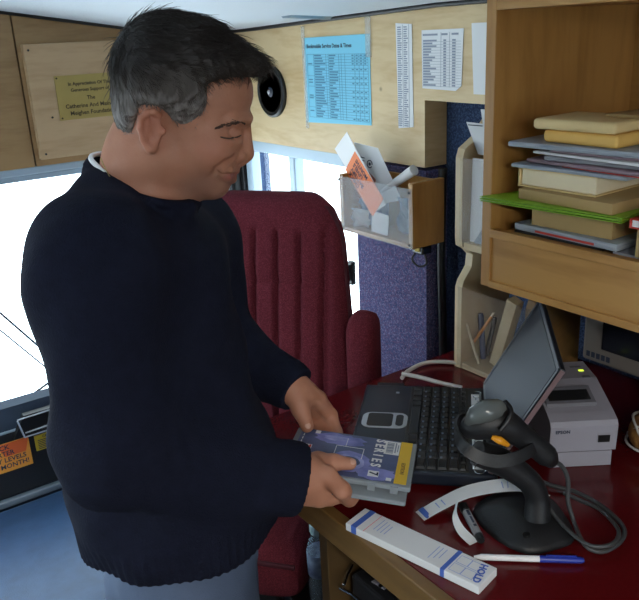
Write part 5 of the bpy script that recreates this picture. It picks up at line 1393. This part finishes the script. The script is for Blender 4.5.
sw = [
 (U, .04, rcone((-0.045, 0.025, 1.286), (-0.032, 0.005, 0.99), .120, .148, .94)),
 (U, .05, rcone((-0.032, 0.005, 0.99), (-0.042, 0.005, 0.785), .148, .133, .96)),
 (U, .035, rcone((-0.059, -0.095, 1.38), (-0.035, 0.03, 1.335), .066, .085)), (U, .04, rcone((-0.035, 0.03, 1.335), (0.004, 0.17, 1.327), .085, .064)),
 (U, .03, rcone((-0.071, -0.01, 1.422), (-0.093, 0.07, 1.409), .034, .034)), (U, .03, rcone((-0.07, -0.015, 1.42), (-0.072, -0.1, 1.399), .034, .048)), (U, .025, rcone((-0.08, 0.01, 1.434), (-0.091, 0.05, 1.428), .024, .024)), (U, .03, rcone((-0.089, 0.02, 1.436), (-0.095, -0.07, 1.398), .026, .042)),
 (U, .075, rcone((-0.076, -0.126, 1.342), (-0.067, -0.15, 1.178), .073, .063)), (U, .02, rcone((-0.069, -0.15, 1.178), EL, .064, .066)),
 (U, .045, rcone(EL, (0.09, -0.068, 1.044), .066, .054)), (U, .006, fcone((0.097, -0.07, 1.043), (0.156, -0.054, 1.017), .0540, .0505)),
 (U, .04, rcone((0.008, 0.19, 1.321), (0.024, 0.21, 1.129), .066, .062)), (U, .03, rcone((0.024, 0.21, 1.129), (0.108, 0.155, 1.095), .062, .046)),
 (U, .006, fcone((0.098, 0.162, 1.1), (0.158, 0.115, 1.075), .043, .039)),
 ('s', .006, rcone((-0.012, 0.03, 1.497), (-0.03, 0.03, 1.38), .062, .063)),
 ('s', .004, half((0, .13, 1), 0)) ,
 ('m', 0, folds), ('m', 0, ribs),
]
_n = ar([0, .13, 1.0]); _l = np.linalg.norm(_n)
sw[-3] = ('s', .004, (lambda P: (P@_n-(.898+.009))/_l))
ring = [(-0.102, 0.03, 1.467), (-0.072, -0.015, 1.453), (-0.042, -0.038, 1.441), (-0.009, -0.044, 1.429), (0.016, -0.03, 1.42), (0.032, 0, 1.414), (0.037, 0.038, 1.412), (0.019, 0.082, 1.421), (-0.021, 0.105, 1.445), (-0.079, 0.085, 1.465), (-0.1, 0.055, 1.471)]
for a, b_ in zip(ring, ring[1:]+ring[:1]): sw.insert(-2, (U, .010, rcone((a[0], a[1], a[2]-.004), (b_[0], b_[1], b_[2]-.004), .0068, .0068)))
sdf_obj('sweater', sw, (-.30, -.26, .70), (.26, .31, 1.52), .0034, 'knit', ps, 'dark navy crew neck sweater')
bm = BM(); q = smooth_path([PW @ Vector(p) for p in ring+[ring[0]]], 6); tube(bm, q, .0070, 10); obj('collar', bm, 'knit', ps, 60)
bm = BM(); q = [PW @ (Vector(p)*.93+Vector((-0.024, 0.03, 1.441))*.07+Vector((0, 0, .010))) for p in (ring[1], ring[0], ring[10], ring[9])]; tube(bm, smooth_path(q, 6), .0036, 8); obj('t_shirt_neck', bm, 'white', ps, 60, label='white t-shirt edge inside the collar')
ptube('necklace', [(-0.075, 0, 1.481), (-0.067, -0.016, 1.47), (-0.057, -0.028, 1.456), (-0.046, -0.034, 1.444)], .0007, 'brass')
# jeans, shoes
jm = mat('washed blue denim', (92, 108, 136), .85, var=.35, vscale=9, bump=.5, bscale=500); M['denim'] = jm
tr = [(U, .04, rcone((-0.039, 0.012, 0.838), (-0.046, 0.012, 0.74), .118, .120, .80))]
for y in (-.058, .118):
    tr += [(U, .04, rcone((-.04, y, .74), (-.02, y, .45), .100, .074)), (U, .03, rcone((-.02, y, .45), (-.035, y, .075), .074, .058))]
tr += [('s', .005, half((0, 0, 1), .05)), ('m', 0, lambda P: .0025*np.sin(P[:, 2]*60+P[:, 0]*40+2*np.sin(P[:, 1]*30)))]
sdf_obj('jeans', tr, (-.25, -.24, .03), (.20, .30, .93), .006, 'denim', ps, 'washed blue jeans')
for y in (-.07, .13):
    sdf_obj('shoe', [(U, .03, rcone((-.06, y, .055), (.12, y, .045), .045, .038)), (U, .03, rcone((-.045, y, .05), (-.045, y, .10), .045, .042)), ('s', .003, half((0, 0, 1), .004))], (-.15, y-.08, -.01), (.2, y+.08, .17), .006, 'black', ps)

# thumb nails
NM = mat('pale nail', (206, 160, 140), .35)
for tip, ip, r in (((0.2331, -0.0265, 1.022), (0.2088, -0.0299, 1.028), .0092), ((0.1698, 0.0816, 1.029), (0.161, 0.098, 1.051), .0108)):
    a, b_ = PW @ Vector(tip), PW @ Vector(ip); t = (a-b_).normalized(); n = (Vector((-.30, -.45, .85))); n = (n-t*n.dot(t)).normalized()
    mx = frame3(a+t*.001, t, z=n); bm = BM(); bmesh.ops.create_uvsphere(bm, u_segments=16, v_segments=10, radius=1)
    for v in bm.verts: v.co = mx @ Vector((v.co.x*.0058, v.co.y*.0050, r*.86+v.co.z*.0018))
    obj('thumb_nail', bm, NM, ps, 80)

# ================================================================ CAMERA, LIGHT
cd = bpy.data.cameras.new('camera'); cam = link(bpy.data.objects.new('camera', cd))
cd.sensor_width = 36; cd.sensor_fit = 'HORIZONTAL'; cd.lens = 760/639*36; cd.clip_start = .02
yaw, pit, rol = R(34.45), R(19.3), R(2.92)
fw = Vector((math.sin(yaw)*math.cos(pit), math.cos(yaw)*math.cos(pit), -math.sin(pit)))
rt = Vector((math.cos(yaw), -math.sin(yaw), 0)); up = rt.cross(fw)
rt2 = rt*math.cos(rol)-up*math.sin(rol); up2 = up*math.cos(rol)+rt*math.sin(rol)
mw = Matrix.Identity(4)
for i in range(3): mw[i][0], mw[i][1], mw[i][2] = rt2[i], up2[i], -fw[i]
mw.translation = Vector((0, 0, 1.62))
cam.matrix_world = mw
S.camera = cam
wd = bpy.data.worlds.new('daylight'); S.world = wd; wd.use_nodes = True
bg = wd.node_tree.nodes['Background']; bg.inputs['Color'].default_value = (.80, .92, 1.0, 1); bg.inputs['Strength'].default_value = 5.0
# unseen fill light, added under the ceiling behind the camera
def area(name, loc, sx, sy, power, col, rot=(0, 0, 0)):
    l = bpy.data.lights.new(name, 'AREA'); l.shape = 'RECTANGLE'; l.size = sx; l.size_y = sy; l.energy = power; l.color = col
    o = link(bpy.data.objects.new(name, l)); o.location = loc; o.rotation_euler = rot; return o
area('fill_light', (-.05, -.95, 1.74), .2, 1.5, 24, (1.0, .95, .88))
S.view_settings.view_transform = 'Standard'; S.view_settings.look = 'None'; S.view_settings.gamma = 1; S.view_settings.use_curve_mapping = False
S.view_settings.exposure = .28
S.cycles.use_denoising = True
S.cycles.max_bounces = 8; S.cycles.diffuse_bounces = 4; S.cycles.glossy_bounces = 3; S.cycles.transparent_max_bounces = 12
S.cycles.sample_clamp_indirect = 6
bpy.context.view_layer.update()
